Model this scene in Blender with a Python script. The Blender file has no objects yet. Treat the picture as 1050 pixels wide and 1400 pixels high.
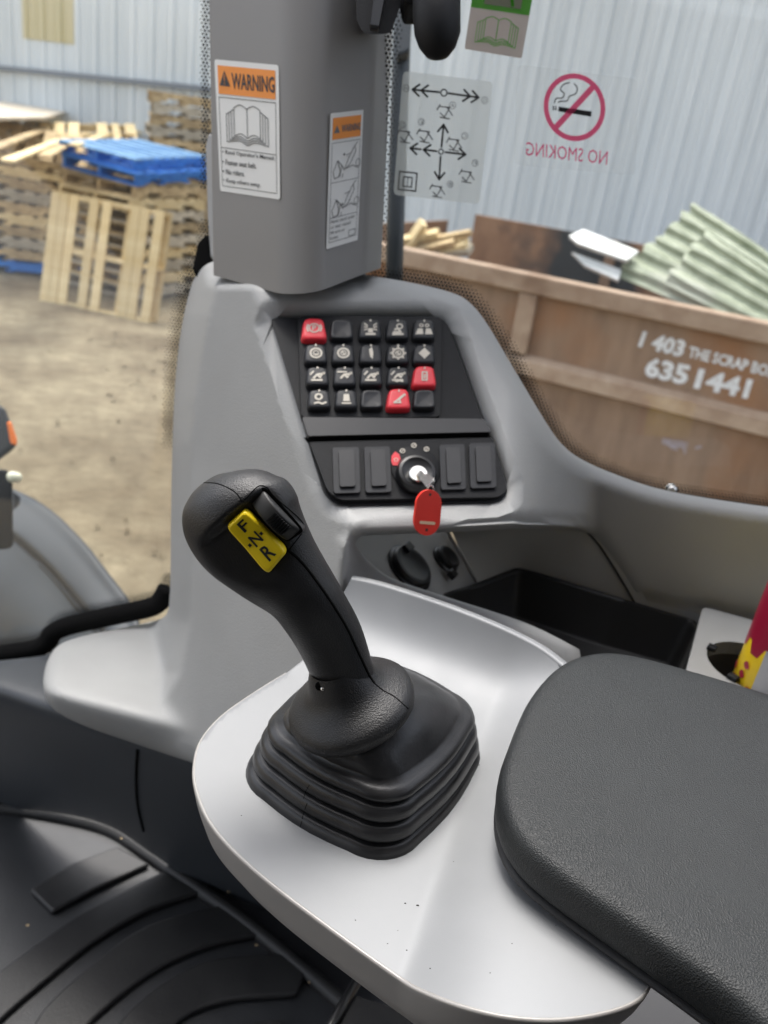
import bpy, bmesh, math, random
import numpy as np
from math import sin, cos, pi, radians, sqrt
from mathutils import Vector, Matrix
from mathutils.geometry import delaunay_2d_cdt, tessellate_polygon
from mathutils.bvhtree import BVHTree

random.seed(7)
SC = bpy.context.scene
COL = SC.collection

# ------------------------------------------------------------------ camera
FPX, ROLL, PITCH, CZ = 1150.0, radians(8.5), radians(24.1), 2.0
cf = np.array([0, cos(PITCH), -sin(PITCH)])
_u0 = np.array([0, sin(PITCH), cos(PITCH)])
_r0 = np.array([1.0, 0, 0])
cr = cos(ROLL) * _r0 + sin(ROLL) * _u0
cu = -sin(ROLL) * _r0 + cos(ROLL) * _u0
CO = np.array([0, 0, CZ])
cam_d = bpy.data.cameras.new('camera')
cam = bpy.data.objects.new('camera', cam_d)
COL.objects.link(cam)
cam.matrix_world = Matrix(((cr[0], cu[0], -cf[0], 0), (cr[1], cu[1], -cf[1], 0), (cr[2], cu[2], -cf[2], CZ), (0, 0, 0, 1)))
cam_d.sensor_fit = 'VERTICAL'
cam_d.sensor_height = 36
cam_d.lens = FPX / 1400 * 36
cam_d.clip_start = 0.02
cam_d.clip_end = 2000
cam_d.dof.use_dof = True
cam_d.dof.focus_distance = 0.40
cam_d.dof.aperture_fstop = cam_d.lens / 2.6
SC.camera = cam

# ------------------------------------------------------------------ light
SUN_EL, SUN_AZ = radians(70), radians(-25)      # azimuth measured clockwise from +Y
world = bpy.data.worlds.new('World')
SC.world = world
world.use_nodes = True
wn = world.node_tree.nodes
wl = world.node_tree.links
bg = wn['Background']
sky = wn.new('ShaderNodeTexSky')
sky.sky_type = 'NISHITA'
sky.sun_disc = False
sky.sun_elevation = SUN_EL
sky.sun_rotation = SUN_AZ
sky.dust_density = 4.0
sky.air_density = 1.0
sky.ozone_density = 1.0
hs = wn.new('ShaderNodeHueSaturation')           # overcast: a nearly white sky
hs.inputs['Saturation'].default_value = 0.42
wl.new(sky.outputs[0], hs.inputs['Color'])
wl.new(hs.outputs[0], bg.inputs['Color'])
bg.inputs['Strength'].default_value = 0.15
sun_d = bpy.data.lights.new('sun', 'SUN')
sun_d.energy = 1.1
sun_d.angle = radians(22)
sun_d.color = (1, 0.97, 0.92)
sun = bpy.data.objects.new('sun', sun_d)
COL.objects.link(sun)
sv = Vector((sin(SUN_AZ) * cos(SUN_EL), cos(SUN_AZ) * cos(SUN_EL), sin(SUN_EL)))
sun.rotation_euler = sv.to_track_quat('Z', 'Y').to_euler()
sun.location = (0, -5, 12)
SC.view_settings.view_transform = 'Standard'
SC.view_settings.look = 'None'
SC.view_settings.exposure = 1.45
SC.view_settings.gamma = 1
SC.view_settings.use_curve_mapping = False
SC.cycles.max_bounces = 8
SC.cycles.transparent_max_bounces = 16
SC.cycles.use_denoising = True

# ------------------------------------------------------------------ point helpers
# P: the place seen at photo position (x, y) at d metres along the view axis
def ray(x, y):
    x = np.asarray(x, float); y = np.asarray(y, float)
    return cf + ((x - 525) / FPX)[..., None] * cr - ((y - 700) / FPX)[..., None] * cu
def P(x, y, d):
    return CO + np.asarray(d, float)[..., None] * ray(x, y)
def proj(p):
    q = np.asarray(p, float) - CO
    d = q @ cf
    return 525 + FPX * (q @ cr) / d, 700 - FPX * (q @ cu) / d, d
class Plane:
    def __init__(s, a, b, c=None, n=None):
        if c is not None:
            a, b, c = (P(*q) if len(q) == 3 and q[0] > 3 or q[0] < -3 or q[1] > 9 else np.array(q, float) for q in (a, b, c))
            n = np.cross(b - a, c - a)
            s.a = a
        else:
            s.a = np.array(a, float); n = np.array(b, float)
        n = n / np.linalg.norm(n)
        if n @ (CO - s.a) < 0: n = -n
        s.n = n
    def d(s, x, y):
        return ((s.a - CO) @ s.n) / (ray(x, y) @ s.n)
    def at(s, x, y, off=0.0):
        return P(x, y, s.d(x, y)) + s.n * off
def pl3(a, b, c):
    s = Plane.__new__(Plane)
    a, b, c = P(*a), P(*b), P(*c)
    n = np.cross(b - a, c - a); n /= np.linalg.norm(n)
    if n @ (CO - a) < 0: n = -n
    s.a, s.n = a, n
    return s
def hz(z):                        # horizontal plane, z relative to the camera
    s = Plane.__new__(Plane)
    s.a = np.array([0, 0, CZ + z]); s.n = np.array([0, 0, 1.0 if z < 0 else -1.0])
    return s
def vert(p, q):                   # vertical plane through two ground points
    s = Plane.__new__(Plane)
    d = np.array([q[0] - p[0], q[1] - p[1], 0.0])
    n = np.array([d[1], -d[0], 0]); n /= np.linalg.norm(n)
    a = np.array([p[0], p[1], 0.0])
    if n @ (CO - a) < 0: n = -n
    s.a, s.n = a, n
    return s
def smax(a, b, k): return .5 * (a + b + np.sqrt((a - b) ** 2 + k * k))
def smin(a, b, k): return .5 * (a + b - np.sqrt((a - b) ** 2 + k * k))
def sstep(t):
    t = np.clip(t, 0, 1); return t * t * (3 - 2 * t)
def spline(pts, n=8, closed=False):
    p = np.array(pts, float); N = len(p); out = []
    rng = N if closed else N - 1
    for i in range(rng):
        if closed: a, b, c, d = p[(i - 1) % N], p[i], p[(i + 1) % N], p[(i + 2) % N]
        else: a, b, c, d = p[max(i - 1, 0)], p[i], p[i + 1], p[min(i + 2, N - 1)]
        for k in range(n):
            t = k / n
            out.append(.5 * ((2 * b) + (c - a) * t + (2 * a - 5 * b + 4 * c - d) * t * t + (3 * b - a - 3 * c + d) * t ** 3))
    if not closed: out.append(p[-1])
    return np.array(out)
def round_poly(pts, r, n=5):
    p = np.array(pts, float); N = len(p); out = []
    for i in range(N):
        a, b, c = p[i - 1], p[i], p[(i + 1) % N]
        ri = r[i] if hasattr(r, '__len__') else r
        la, lc = np.linalg.norm(a - b), np.linalg.norm(c - b)
        q = min(ri, la * .48, lc * .48)
        s, e = b + (a - b) / la * q, b + (c - b) / lc * q
        for k in range(n + 1):
            t = k / n
            out.append((1 - t) ** 2 * s + 2 * t * (1 - t) * b + t * t * e)
    return np.array(out)
def inside(pts, poly):
    x, y = pts[:, 0], pts[:, 1]; r = np.zeros(len(pts), bool)
    q = np.asarray(poly); j = len(q) - 1
    for i in range(len(q)):
        xi, yi, xj, yj = q[i][0], q[i][1], q[j][0], q[j][1]
        if yi != yj:
            r ^= ((yi > y) != (yj > y)) & (x < (xj - xi) * (y - yi) / (yj - yi) + xi)
        j = i
    return r
def dist_line(x, y, line, closed=False):
    q = np.asarray(line, float)
    if closed: q = np.vstack([q, q[:1]])
    best = np.full(np.shape(x), 1e9)
    for a, b in zip(q[:-1], q[1:]):
        d = b - a; L = d @ d
        if L < 1e-9: continue
        t = np.clip(((x - a[0]) * d[0] + (y - a[1]) * d[1]) / L, 0, 1)
        best = np.minimum(best, np.hypot(x - a[0] - t * d[0], y - a[1] - t * d[1]))
    return best

# ------------------------------------------------------------------ object helpers
def tag(o, label=None, cat=None, group=None, kind=None):
    if label: o['label'] = label
    if cat: o['category'] = cat
    if group: o['group'] = group
    if kind: o['kind'] = kind
    return o
def empty(name, loc, label, cat, group=None, rz=0):
    o = bpy.data.objects.new(name, None); COL.objects.link(o)
    o.location = [float(v) for v in loc]; o.rotation_euler = (0, 0, rz); o.empty_display_size = .05
    return tag(o, label, cat, group)
def link_mesh(name, me, mat, parent=None, smooth=True):
    o = bpy.data.objects.new(name, me); COL.objects.link(o)
    if mat and not me.materials: me.materials.append(mat)
    if parent:
        o.parent = parent
        o.matrix_parent_inverse = parent_inv(parent)
    return o
def parent_inv(p):
    m = Matrix.Identity(4)
    while p is not None:
        m = Matrix.LocRotScale(p.location, p.rotation_euler, p.scale) if p.parent is None else m
        if p.parent is None: break
        p = p.parent
    return m.inverted() if p.type == 'EMPTY' or p.location.length > 0 else Matrix.Identity(4)
def mesh(name, vs, fs, mat, parent=None, smooth=True, angle=None):
    me = bpy.data.meshes.new(name)
    me.from_pydata([tuple(map(float, v)) for v in vs], [], [tuple(int(i) for i in f) for f in fs])
    me.validate()
    if smooth:
        me.polygons.foreach_set('use_smooth', [True] * len(me.polygons))
        if angle: me.set_sharp_from_angle(angle=radians(angle))
    return link_mesh(name, me, mat, parent)
def fix_normals(o):
    bm = bmesh.new(); bm.from_mesh(o.data)
    bmesh.ops.recalc_face_normals(bm, faces=bm.faces)
    bm.to_mesh(o.data); bm.free(); return o

def relief(name, outline, depth, mat, parent=None, step=8, thick=.004, edge=0, edge_r=0, back=None, edge_fn=None, holes=(), hole_edge=0, hole_r=0, angle=50, margin=None):
    """Solid panel: its face passes through the given outline, depth(x, y) says how far each spot is."""
    out = np.asarray(outline, float)
    rings = [out] + [np.asarray(h, float) for h in holes]
    cand = []
    lo, hi = out.min(0), out.max(0)
    xs = np.arange(lo[0], hi[0], step); ys = np.arange(lo[1], hi[1], step * .87)
    g = np.array([(x + (step / 2 if j % 2 else 0), y) for j, y in enumerate(ys) for x in xs])
    def ok(q):
        m = inside(q, out)
        for h in rings[1:]: m &= ~inside(q, h)
        return m
    def ed(q):
        d = dist_line(q[:, 0], q[:, 1], out, True)
        for h in rings[1:]: d = np.minimum(d, dist_line(q[:, 0], q[:, 1], h, True))
        return d
    g = g[ok(g)]
    e = ed(g); m0 = margin if margin else step * .45
    g = g[e > max(m0, edge * .9 if edge else 0)]
    pts = [tuple(v) for v in g]
    def offs(ring, w, fr):
        r = []
        nx = np.roll(ring, -1, 0) - np.roll(ring, 1, 0)
        L = np.hypot(nx[:, 0], nx[:, 1])[:, None]; L[L == 0] = 1
        nrm = np.stack([-nx[:, 1], nx[:, 0]], 1) / L
        for f in fr:
            for sgn in (1, -1):
                q = ring + nrm * sgn * w * f
                k = ok(q) & (ed(q) > w * f * .93)
                r += [tuple(v) for v in q[k]]
        return r
    if edge: pts += offs(out, edge, (.04, .14, .3, .52, .78))
    if hole_edge:
        for h in rings[1:]: pts += offs(h, hole_edge, (.06, .2, .45, .75))
    vs = []; edges = []
    for r in rings:
        b = len(vs); vs += [tuple(v) for v in r]
        edges += [(b + i, b + (i + 1) % len(r)) for i in range(len(r))]
    nb = len(vs)
    vs += pts
    V, E, F, ov, oe, of = delaunay_2d_cdt([Vector(v) for v in vs], edges, [], 0, 1e-5)
    A = np.array([(v.x, v.y) for v in V])
    F = [f for f in F]
    cen = np.array([A[list(f)].mean(0) for f in F])
    k = ok(cen)
    F = [tuple(f) for f, kk in zip(F, k) if kk]
    x, y = A[:, 0], A[:, 1]
    d = np.asarray(depth(x, y), float) * np.ones(len(x))
    if edge and edge_r:
        t = np.clip(dist_line(x, y, out, True) / edge, 0, 1)
        er = edge_r if edge_fn is None else edge_r * edge_fn(x, y)
        d = d + er * (1 - np.sqrt(np.clip(1 - (1 - t) ** 2, 0, 1)))
    if hole_edge and hole_r:
        for h in rings[1:]:
            t = np.clip(dist_line(x, y, h, True) / hole_edge, 0, 1)
            d = d + hole_r * (1 - np.sqrt(np.clip(1 - (1 - t) ** 2, 0, 1)))
    front = P(x, y, d)
    bd = (CO - front); bd /= np.linalg.norm(bd, axis=1)[:, None]
    bdir = -bd if back is None else np.tile(np.asarray(back, float), (len(front), 1))
    rear = front + bdir * thick
    # used verts / boundary edges
    cnt = {}
    for f in F:
        for i in range(3):
            a, b = f[i], f[(i + 1) % 3]
            kx = (min(a, b), max(a, b)); cnt.setdefault(kx, []).append((a, b))
    n = len(front)
    # orient so that front faces camera
    f0 = F[0]; nn = np.cross(front[f0[1]] - front[f0[0]], front[f0[2]] - front[f0[0]])
    flip = nn @ (CO - front[f0[0]]) < 0
    faces = [(f[0], f[2], f[1]) if flip else f for f in F]
    faces += [(f[0] + n, f[1] + n, f[2] + n) if flip else (f[0] + n, f[2] + n, f[1] + n) for f in F]
    for (a, b), l in cnt.items():
        if len(l) == 1:
            a, b = l[0]
            faces.append((a, b, b + n, a + n) if flip else (b, a, a + n, b + n))
    return mesh(name, np.vstack([front, rear]), faces, mat, parent, True, angle)

def loft(name, rings, mat, parent=None, closed=True, cap0=False, cap1=False, angle=None):
    R = [np.asarray(r, float) for r in rings]; m = len(R[0]); vs = np.vstack(R); fs = []
    for i in range(len(R) - 1):
        for j in range(m if closed else m - 1):
            a, b = i * m + j, i * m + (j + 1) % m
            fs.append((a, b, b + m, a + m))
    vs = list(vs)
    for flag, i in ((cap0, 0), (cap1, len(R) - 1)):
        if flag:
            c = R[i].mean(0); vs.append(c); ci = len(vs) - 1
            for j in range(m): fs.append((i * m + j, i * m + (j + 1) % m, ci))
    o = mesh(name, vs, fs, mat, parent, True, angle)
    return fix_normals(o)
def sheet(name, grid, mat, parent=None, thick=.003, sub=6, angle=None):
    """smooth sheet through a grid of points with a real thickness"""
    G = np.array(grid, float)
    a = np.array([spline(r, sub) for r in G])
    b = np.array([spline(a[:, j], sub) for j in range(a.shape[1])])
    b = b.transpose(1, 0, 2); h, w = b.shape[:2]
    vs = list(b.reshape(-1, 3)); fs = [(i * w + j, i * w + j + 1, (i + 1) * w + j + 1, (i + 1) * w + j) for i in range(h - 1) for j in range(w - 1)]
    o = mesh(name, vs, fs, mat, parent, True, angle)
    c = b[h // 2, w // 2]
    nn = o.data.polygons[len(o.data.polygons) // 2].normal
    if np.array(nn) @ (CO - c) < 0:
        o.data.flip_normals()
    md = o.modifiers.new('thick', 'SOLIDIFY'); md.thickness = thick; md.offset = -1
    return o
def frame_of(pts):
    p = [np.asarray(q, float) for q in pts]; T = []
    for i in range(len(p)):
        t = p[min(i + 1, len(p) - 1)] - p[max(i - 1, 0)]; T.append(t / max(np.linalg.norm(t), 1e-9))
    up = np.array([0, 0, 1.0]) if abs(T[0][2]) < .9 else np.array([1.0, 0, 0])
    U = []
    u = up - (up @ T[0]) * T[0]; u /= np.linalg.norm(u)
    for t in T:
        u = u - (u @ t) * t; u /= np.linalg.norm(u); U.append((u, np.cross(t, u)))
    return p, U
def tube(name, pts, r, mat, parent=None, n=10, caps=True, closed_ends_round=False):
    p, U = frame_of(pts); rr = r if hasattr(r, '__len__') else [r] * len(p)
    rings = [[c + q * (cos(2 * pi * k / n) * u + sin(2 * pi * k / n) * w) for k in range(n)] for c, (u, w), q in zip(p, U, rr)]
    return loft(name, rings, mat, parent, True, caps, caps)
def lathe(name, c, axis, prof, mat, parent=None, n=40, ref=None, cap0=False, cap1=False, angle=None, ell=1.0):
    c = np.asarray(c, float); a = np.asarray(axis, float); a /= np.linalg.norm(a)
    ref = np.array([0, 0, 1.0]) if ref is None else np.asarray(ref, float)
    u = ref - (ref @ a) * a
    if np.linalg.norm(u) < 1e-3: u = np.array([1.0, 0, 0]) - a[0] * a
    u /= np.linalg.norm(u); w = np.cross(a, u)
    rings = [[c + a * h + r * (cos(2 * pi * k / n) * u * ell + sin(2 * pi * k / n) * w) for k in range(n)] for r, h in prof]
    return loft(name, rings, mat, parent, True, cap0, cap1, angle)
class Soup:
    def __init__(s): s.v = []; s.f = []
    def box(s, o, ex, ey, ez):
        o, ex, ey, ez = (np.asarray(q, float) for q in (o, ex, ey, ez)); b = len(s.v)
        for k in (0, 1):
            for q in (o, o + ex, o + ex + ey, o + ey): s.v.append(q + ez * k)
        s.f += [(b, b + 3, b + 2, b + 1), (b + 4, b + 5, b + 6, b + 7)] + [(b + i, b + (i + 1) % 4, b + 4 + (i + 1) % 4, b + 4 + i) for i in range(4)]
        return s
    def poly(s, pts):
        b = len(s.v); p = [np.asarray(q, float) for q in pts]; s.v += p
        n = sum((np.cross(p[i] - p[0], p[(i + 1) % len(p)] - p[0]) for i in range(1, len(p) - 1)), np.zeros(3))
        tri = tessellate_polygon([[Vector(q) for q in p]])
        for t in tri:
            nn = np.cross(p[t[1]] - p[t[0]], p[t[2]] - p[t[0]])
            s.f.append(tuple(b + i for i in (t if nn @ n > 0 else t[::-1])))
        return s
    def prism(s, pts, ext, ngon=False):
        p = [np.asarray(q, float) for q in pts]; e = np.asarray(ext, float); m = len(p)
        b = len(s.v); s.v += p + [q + e for q in p]
        if ngon: s.f += [tuple(range(b, b + m)), tuple(range(b + m, b + 2 * m))[::-1]]
        else:
            for t in tessellate_polygon([[Vector(q) for q in p]]):
                s.f.append(tuple(b + i for i in t)); s.f.append(tuple(b + m + i for i in t[::-1]))
        for i in range(m): s.f.append((b + i, b + (i + 1) % m, b + m + (i + 1) % m, b + m + i))
        return s
    def make(s, name, mat, parent=None, smooth=False, angle=40, fix=True):
        o = mesh(name, s.v, s.f, mat, parent, smooth, angle if smooth else None)
        return fix_normals(o) if fix else o
def bevel(o, w, seg=2):
    m = o.modifiers.new('bevel', 'BEVEL'); m.width = w; m.segments = seg; m.limit_method = 'ANGLE'; m.angle_limit = radians(35)
    return o

# flat print helper: (u, v) on a quad seen at four photo corners, lying on a plane
class Quad:
    def __init__(s, tl, tr, br, bl, plane):
        A = []; B = []
        for (u, v), (x, y) in zip(((0, 0), (1, 0), (1, 1), (0, 1)), (tl, tr, br, bl)):
            A.append([u, v, 1, 0, 0, 0, -u * x, -v * x]); B.append(x)
            A.append([0, 0, 0, u, v, 1, -u * y, -v * y]); B.append(y)
        s.h = np.linalg.solve(np.array(A), np.array(B)); s.pl = plane
        s.asp = np.linalg.norm(s(0, .5) - s(1, .5)) / np.linalg.norm(s(.5, 0) - s(.5, 1))   # width / height
    def px(s, u, v):
        h = s.h; w = h[6] * u + h[7] * v + 1
        return (h[0] * u + h[1] * v + h[2]) / w, (h[3] * u + h[4] * v + h[5]) / w
    def __call__(s, u, v, off=0.0):
        x, y = s.px(u, v); return s.pl.at(x, y, off)
    def poly(s, S, pts, off): S.poly([s(u, v, off) for u, v in pts]); return S
    def rect(s, S, u0, v0, u1, v1, off): return s.poly(S, [(u0, v0), (u1, v0), (u1, v1), (u0, v1)], off)
    def stroke(s, S, pts, w, off, closed=False):       # w in units of the quad's height
        p = [np.array([u * s.asp, v]) for u, v in pts]
        if closed: p.append(p[0])
        for i, (a, b) in enumerate(zip(p[:-1], p[1:])):
            d = b - a; L = np.linalg.norm(d)
            if L < 1e-6: continue
            d /= L; n = np.array([-d[1], d[0]]) * w / 2; a2 = a - d * w * .3; b2 = b + d * w * .3
            S.poly([s(q[0] / s.asp, q[1], off + 1e-6 * i) for q in (a2 - n, b2 - n, b2 + n, a2 + n)])
        return S
    def disc(s, S, u, v, r, off, n=20, ring=0):
        c = [(cos(2 * pi * k / n), sin(2 * pi * k / n)) for k in range(n)]
        if not ring: S.poly([s(u + r * a / s.asp, v + r * b, off) for a, b in c])
        else:
            for k in range(n):
                a, b = c[k], c[(k + 1) % n]; q = r - ring
                S.poly([s(u + r * a[0] / s.asp, v + r * a[1], off), s(u + r * b[0] / s.asp, v + r * b[1], off), s(u + q * b[0] / s.asp, v + q * b[1], off), s(u + q * a[0] / s.asp, v + q * a[1], off)])
        return S
    def text(s, S, txt, u0, v0, u1, v1, off, bold=0.0, mirror=False):
        vs, fs, w, h = text_shape(txt, bold)
        b = len(S.v)
        for x, y in vs:
            a = x / w; c = 1 - y / h
            if mirror: a = 1 - a
            S.v.append(s(u0 + (u1 - u0) * a, v0 + (v1 - v0) * c, off))
        for f in fs: S.f.append(tuple(b + i for i in f))
        return S
_tx = {}
def text_shape(txt, bold=0.0):
    if (txt, bold) in _tx: return _tx[(txt, bold)]
    cu_ = bpy.data.curves.new('t', 'FONT'); cu_.body = txt; cu_.offset = bold; cu_.resolution_u = 2
    ob = bpy.data.objects.new('t', cu_); COL.objects.link(ob)
    bpy.context.view_layer.update()
    me = bpy.data.meshes.new_from_object(ob.evaluated_get(bpy.context.evaluated_depsgraph_get()))
    vs = np.array([(v.co.x, v.co.y) for v in me.vertices]); fs = [tuple(p.vertices) for p in me.polygons]
    bpy.data.objects.remove(ob); bpy.data.curves.remove(cu_); bpy.data.meshes.remove(me)
    lo, hi = vs.min(0), vs.max(0); vs = vs - lo
    _tx[(txt, bold)] = (vs, fs, hi[0] - lo[0], hi[1] - lo[1]); return _tx[(txt, bold)]

# ------------------------------------------------------------------ materials
def mat(name, col, rough=.5, metal=0, bump=0, bscale=200, var=0, vscale=8, spec=.5, coat=0, bdetail=2, btype='noise', col2=None, speck=0, coords='Object', vdetail=4):
    m = bpy.data.materials.new(name); m.use_nodes = True
    N, L = m.node_tree.nodes, m.node_tree.links; b = N['Principled BSDF']
    b.inputs['Base Color'].default_value = (*col, 1); b.inputs['Roughness'].default_value = rough
    b.inputs['Metallic'].default_value = metal; b.inputs['Specular IOR Level'].default_value = spec
    b.inputs['Coat Weight'].default_value = coat
    tc = N.new('ShaderNodeTexCoord')
    if var or col2:
        n = N.new('ShaderNodeTexNoise'); n.inputs['Scale'].default_value = vscale; n.inputs['Detail'].default_value = vdetail
        L.new(tc.outputs[coords], n.inputs['Vector'])
        r = N.new('ShaderNodeValToRGB'); L.new(n.outputs[0], r.inputs[0])
        c2 = col2 or tuple(min(1, c * (1 + var)) for c in col); c1 = col if col2 else tuple(c * (1 - var) for c in col)
        r.color_ramp.elements[0].position = .35; r.color_ramp.elements[1].position = .68
        r.color_ramp.elements[0].color = (*c1, 1); r.color_ramp.elements[1].color = (*c2, 1)
        L.new(r.outputs[0], b.inputs['Base Color'])
        rr = N.new('ShaderNodeMapRange'); L.new(n.outputs[0], rr.inputs[0]); rr.inputs[3].default_value = max(.05, rough - .06); rr.inputs[4].default_value = min(1, rough + .08)
        L.new(rr.outputs[0], b.inputs['Roughness'])
    if bump:
        if btype == 'voronoi':
            n2 = N.new('ShaderNodeTexVoronoi'); n2.inputs['Scale'].default_value = bscale; n2.feature = 'SMOOTH_F1'; n2.inputs['Smoothness'].default_value = .4
        else:
            n2 = N.new('ShaderNodeTexNoise'); n2.inputs['Scale'].default_value = bscale; n2.inputs['Detail'].default_value = bdetail
        L.new(tc.outputs[coords], n2.inputs['Vector'])
        bp = N.new('ShaderNodeBump'); bp.inputs['Strength'].default_value = bump; bp.inputs['Distance'].default_value = .0006
        L.new(n2.outputs[0], bp.inputs['Height']); L.new(bp.outputs[0], b.inputs['Normal'])
        m['_bump'] = 1
    return m
M = {}
M['grey'] = mat('grey_cab_plastic', (.34, .342, .336), .48, bump=.5, bscale=900, var=.04, vscale=14)
M['grey2'] = mat('warm_grey_cab_plastic', (.36, .36, .35), .5, bump=.25, bscale=900, var=.05, vscale=14)
M['pillar'] = mat('pillar_plastic', (.23, .222, .212), .45, bump=.15, bscale=900, var=.03)
M['silver'] = mat('silver_paint', (.245, .252, .260), .52, metal=.25, bump=.12, bscale=2600, var=.02, vscale=40)
M['black'] = mat('black_plastic', (.013, .0135, .015), .55, spec=.22, bump=.35, bscale=1400, var=.15, vscale=60)
M['grip'] = mat('grip_plastic', (.014, .014, .015), .42, bump=.55, bscale=1300, bdetail=3, var=.1, vscale=60)
M['black_gloss'] = mat('smooth_black_plastic', (.010, .010, .011), .34, var=.1, vscale=60)
M['wheel'] = mat('thumb_wheel_rubber', (.016, .016, .016), .5, var=.1, vscale=90)
M['key_black'] = mat('rubber_key_black', (.020, .021, .024), .42, spec=.35, var=.12, vscale=120)
M['rubber'] = mat('black_boot_rubber', (.013, .013, .014), .36, bump=.15, bscale=500, col2=(.030, .030, .032), vscale=30, vdetail=8)
M['dirt_rubber'] = mat('dusty_mat_rubber', (.009, .009, .010), .5, bump=.5, bscale=700, col2=(.030, .029, .028), vscale=11, vdetail=9)
M['mat_dust'] = mat('dusty_mat_base', (.022, .023, .025), .5, bump=.5, bscale=700, col2=(.048, .049, .051), vscale=8, vdetail=9)
M['dark_panel'] = mat('dark_side_plastic', (.022, .022, .024), .55, bump=.3, bscale=800, var=.15, vscale=12)
M['sill'] = mat('dark_sill_plastic', (.05, .056, .064), .5, bump=.2, bscale=800, var=.1)
M['matte'] = mat('matte_black', (.005, .005, .005), .9, spec=.1)
M['liner'] = mat('liner_black', (.009, .009, .009), .5, spec=.3, bump=.2, bscale=900)
M['frit'] = mat('black_enamel', (.008, .008, .008), .5)
M['leather'] = mat('armrest_vinyl', (.0145, .0165, .0175), .5, spec=.4, bump=.55, bscale=1500, btype='voronoi', var=.12, vscale=50)
M['yellow'] = mat('yellow_rocker_plastic', (.97, .72, .015), .38, var=.02, vscale=80)
M['red_key'] = mat('red_rubber_key', (.75, .035, .05), .4, var=.05, vscale=90)
M['red_tag'] = mat('red_plastic_tag', (.75, .035, .02), .35, var=.03, vscale=90)
M['pale'] = mat('pale_print', (.62, .57, .48), .6)
M['white'] = mat('white_print', (.74, .74, .71), .5)
M['orange'] = mat('orange_print', (.82, .27, .03), .5)
M['ink'] = mat('black_ink', (.018, .018, .02), .5)
M['grey_ink'] = mat('grey_ink', (.15, .15, .15), .6)
M['arrow_ink'] = mat('dark_grey_ink', (.05, .05, .052), .6)
M['green'] = mat('green_print', (.07, .36, .03), .5)
M['tan'] = mat('brown_sticker_back', (.33, .27, .235), .6)
M['pink'] = mat('pink_red_print', (.62, .10, .20), .6)
M['chrome'] = mat('bright_metal', (.72, .70, .66), .25, metal=1)
M['tan_print'] = mat('cream_print', (.75, .5, .33), .5)
M['steel_dark'] = mat('blue_grey_bar', (.035, .042, .05), .45, var=.2)
M['fender'] = mat('fender_plastic', (.034, .037, .042), .45, bump=.2, bscale=300, var=.1, vscale=4)
M['lens_orange'] = mat('amber_lens', (.85, .18, .01), .15)
M['lens_clear'] = mat('clear_lens', (.8, .78, .6), .1)
M['can_red'] = mat('can_crimson', (.42, .015, .05), .3)
M['can_yellow'] = mat('can_yellow', (.85, .58, .02), .3)
M['can_silver'] = mat('can_silver', (.5, .5, .52), .3, metal=.5)
M['can_orange'] = mat('can_orange_print', (.62, .16, .02), .4)
M['socket_brown'] = mat('cup_well_rubber', (.03, .026, .022), .5)

def clear(name, fres=.06, tint=(1, 1, 1), haze=0.0, hcol=(.7, .75, .76)):
    m = bpy.data.materials.new(name); m.use_nodes = True; N, L = m.node_tree.nodes, m.node_tree.links
    N.remove(N['Principled BSDF'])
    t = N.new('ShaderNodeBsdfTransparent'); t.inputs[0].default_value = (*tint, 1)
    g = N.new('ShaderNodeBsdfGlossy'); g.inputs['Roughness'].default_value = .03
    d = N.new('ShaderNodeBsdfDiffuse'); d.inputs[0].default_value = (*hcol, 1)
    m1 = N.new('ShaderNodeMixShader'); m1.inputs[0].default_value = haze
    L.new(t.outputs[0], m1.inputs[1]); L.new(d.outputs[0], m1.inputs[2])
    f = N.new('ShaderNodeFresnel'); f.inputs['IOR'].default_value = 1.35
    m2 = N.new('ShaderNodeMixShader'); L.new(f.outputs[0], m2.inputs[0]); L.new(m1.outputs[0], m2.inputs[1]); L.new(g.outputs[0], m2.inputs[2])
    L.new(m2.outputs[0], N['Material Output'].inputs['Surface'])
    return m
M['glass'] = clear('cab_glass', tint=(.97, .985, .98), haze=.02)
M['film'] = clear('frosted_sticker_film', haze=.5, hcol=(.66, .70, .69))
M['film_clear'] = clear('clear_sticker_film', haze=.10, hcol=(.8, .85, .84))

def backlit(name, col, tr=.6, see=0.0):
    m = bpy.data.materials.new(name); m.use_nodes = True; N, L = m.node_tree.nodes, m.node_tree.links
    N.remove(N['Principled BSDF'])
    a = N.new('ShaderNodeBsdfDiffuse'); b = N.new('ShaderNodeBsdfTranslucent'); t = N.new('ShaderNodeBsdfTransparent')
    for n in (a, b): n.inputs[0].default_value = (*col, 1)
    m1 = N.new('ShaderNodeMixShader'); m1.inputs[0].default_value = tr; L.new(a.outputs[0], m1.inputs[1]); L.new(b.outputs[0], m1.inputs[2])
    m2 = N.new('ShaderNodeMixShader'); m2.inputs[0].default_value = see; L.new(m1.outputs[0], m2.inputs[1]); L.new(t.outputs[0], m2.inputs[2])
    L.new(m2.outputs[0], N['Material Output'].inputs['Surface']); return m
M['film'] = backlit('frosted_sticker_film', (.86, .90, .88), .75, .45)
M['film_clear'] = backlit('clear_sticker_film', (.92, .95, .94), .8, .90)
M['green'] = backlit('green_print', (.10, .50, .04), .6, .12)
M['tan'] = backlit('brown_sticker_back', (.52, .44, .39), .6, .08)
M['pink'] = backlit('pink_red_print', (.88, .10, .24), .7, .05)

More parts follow.
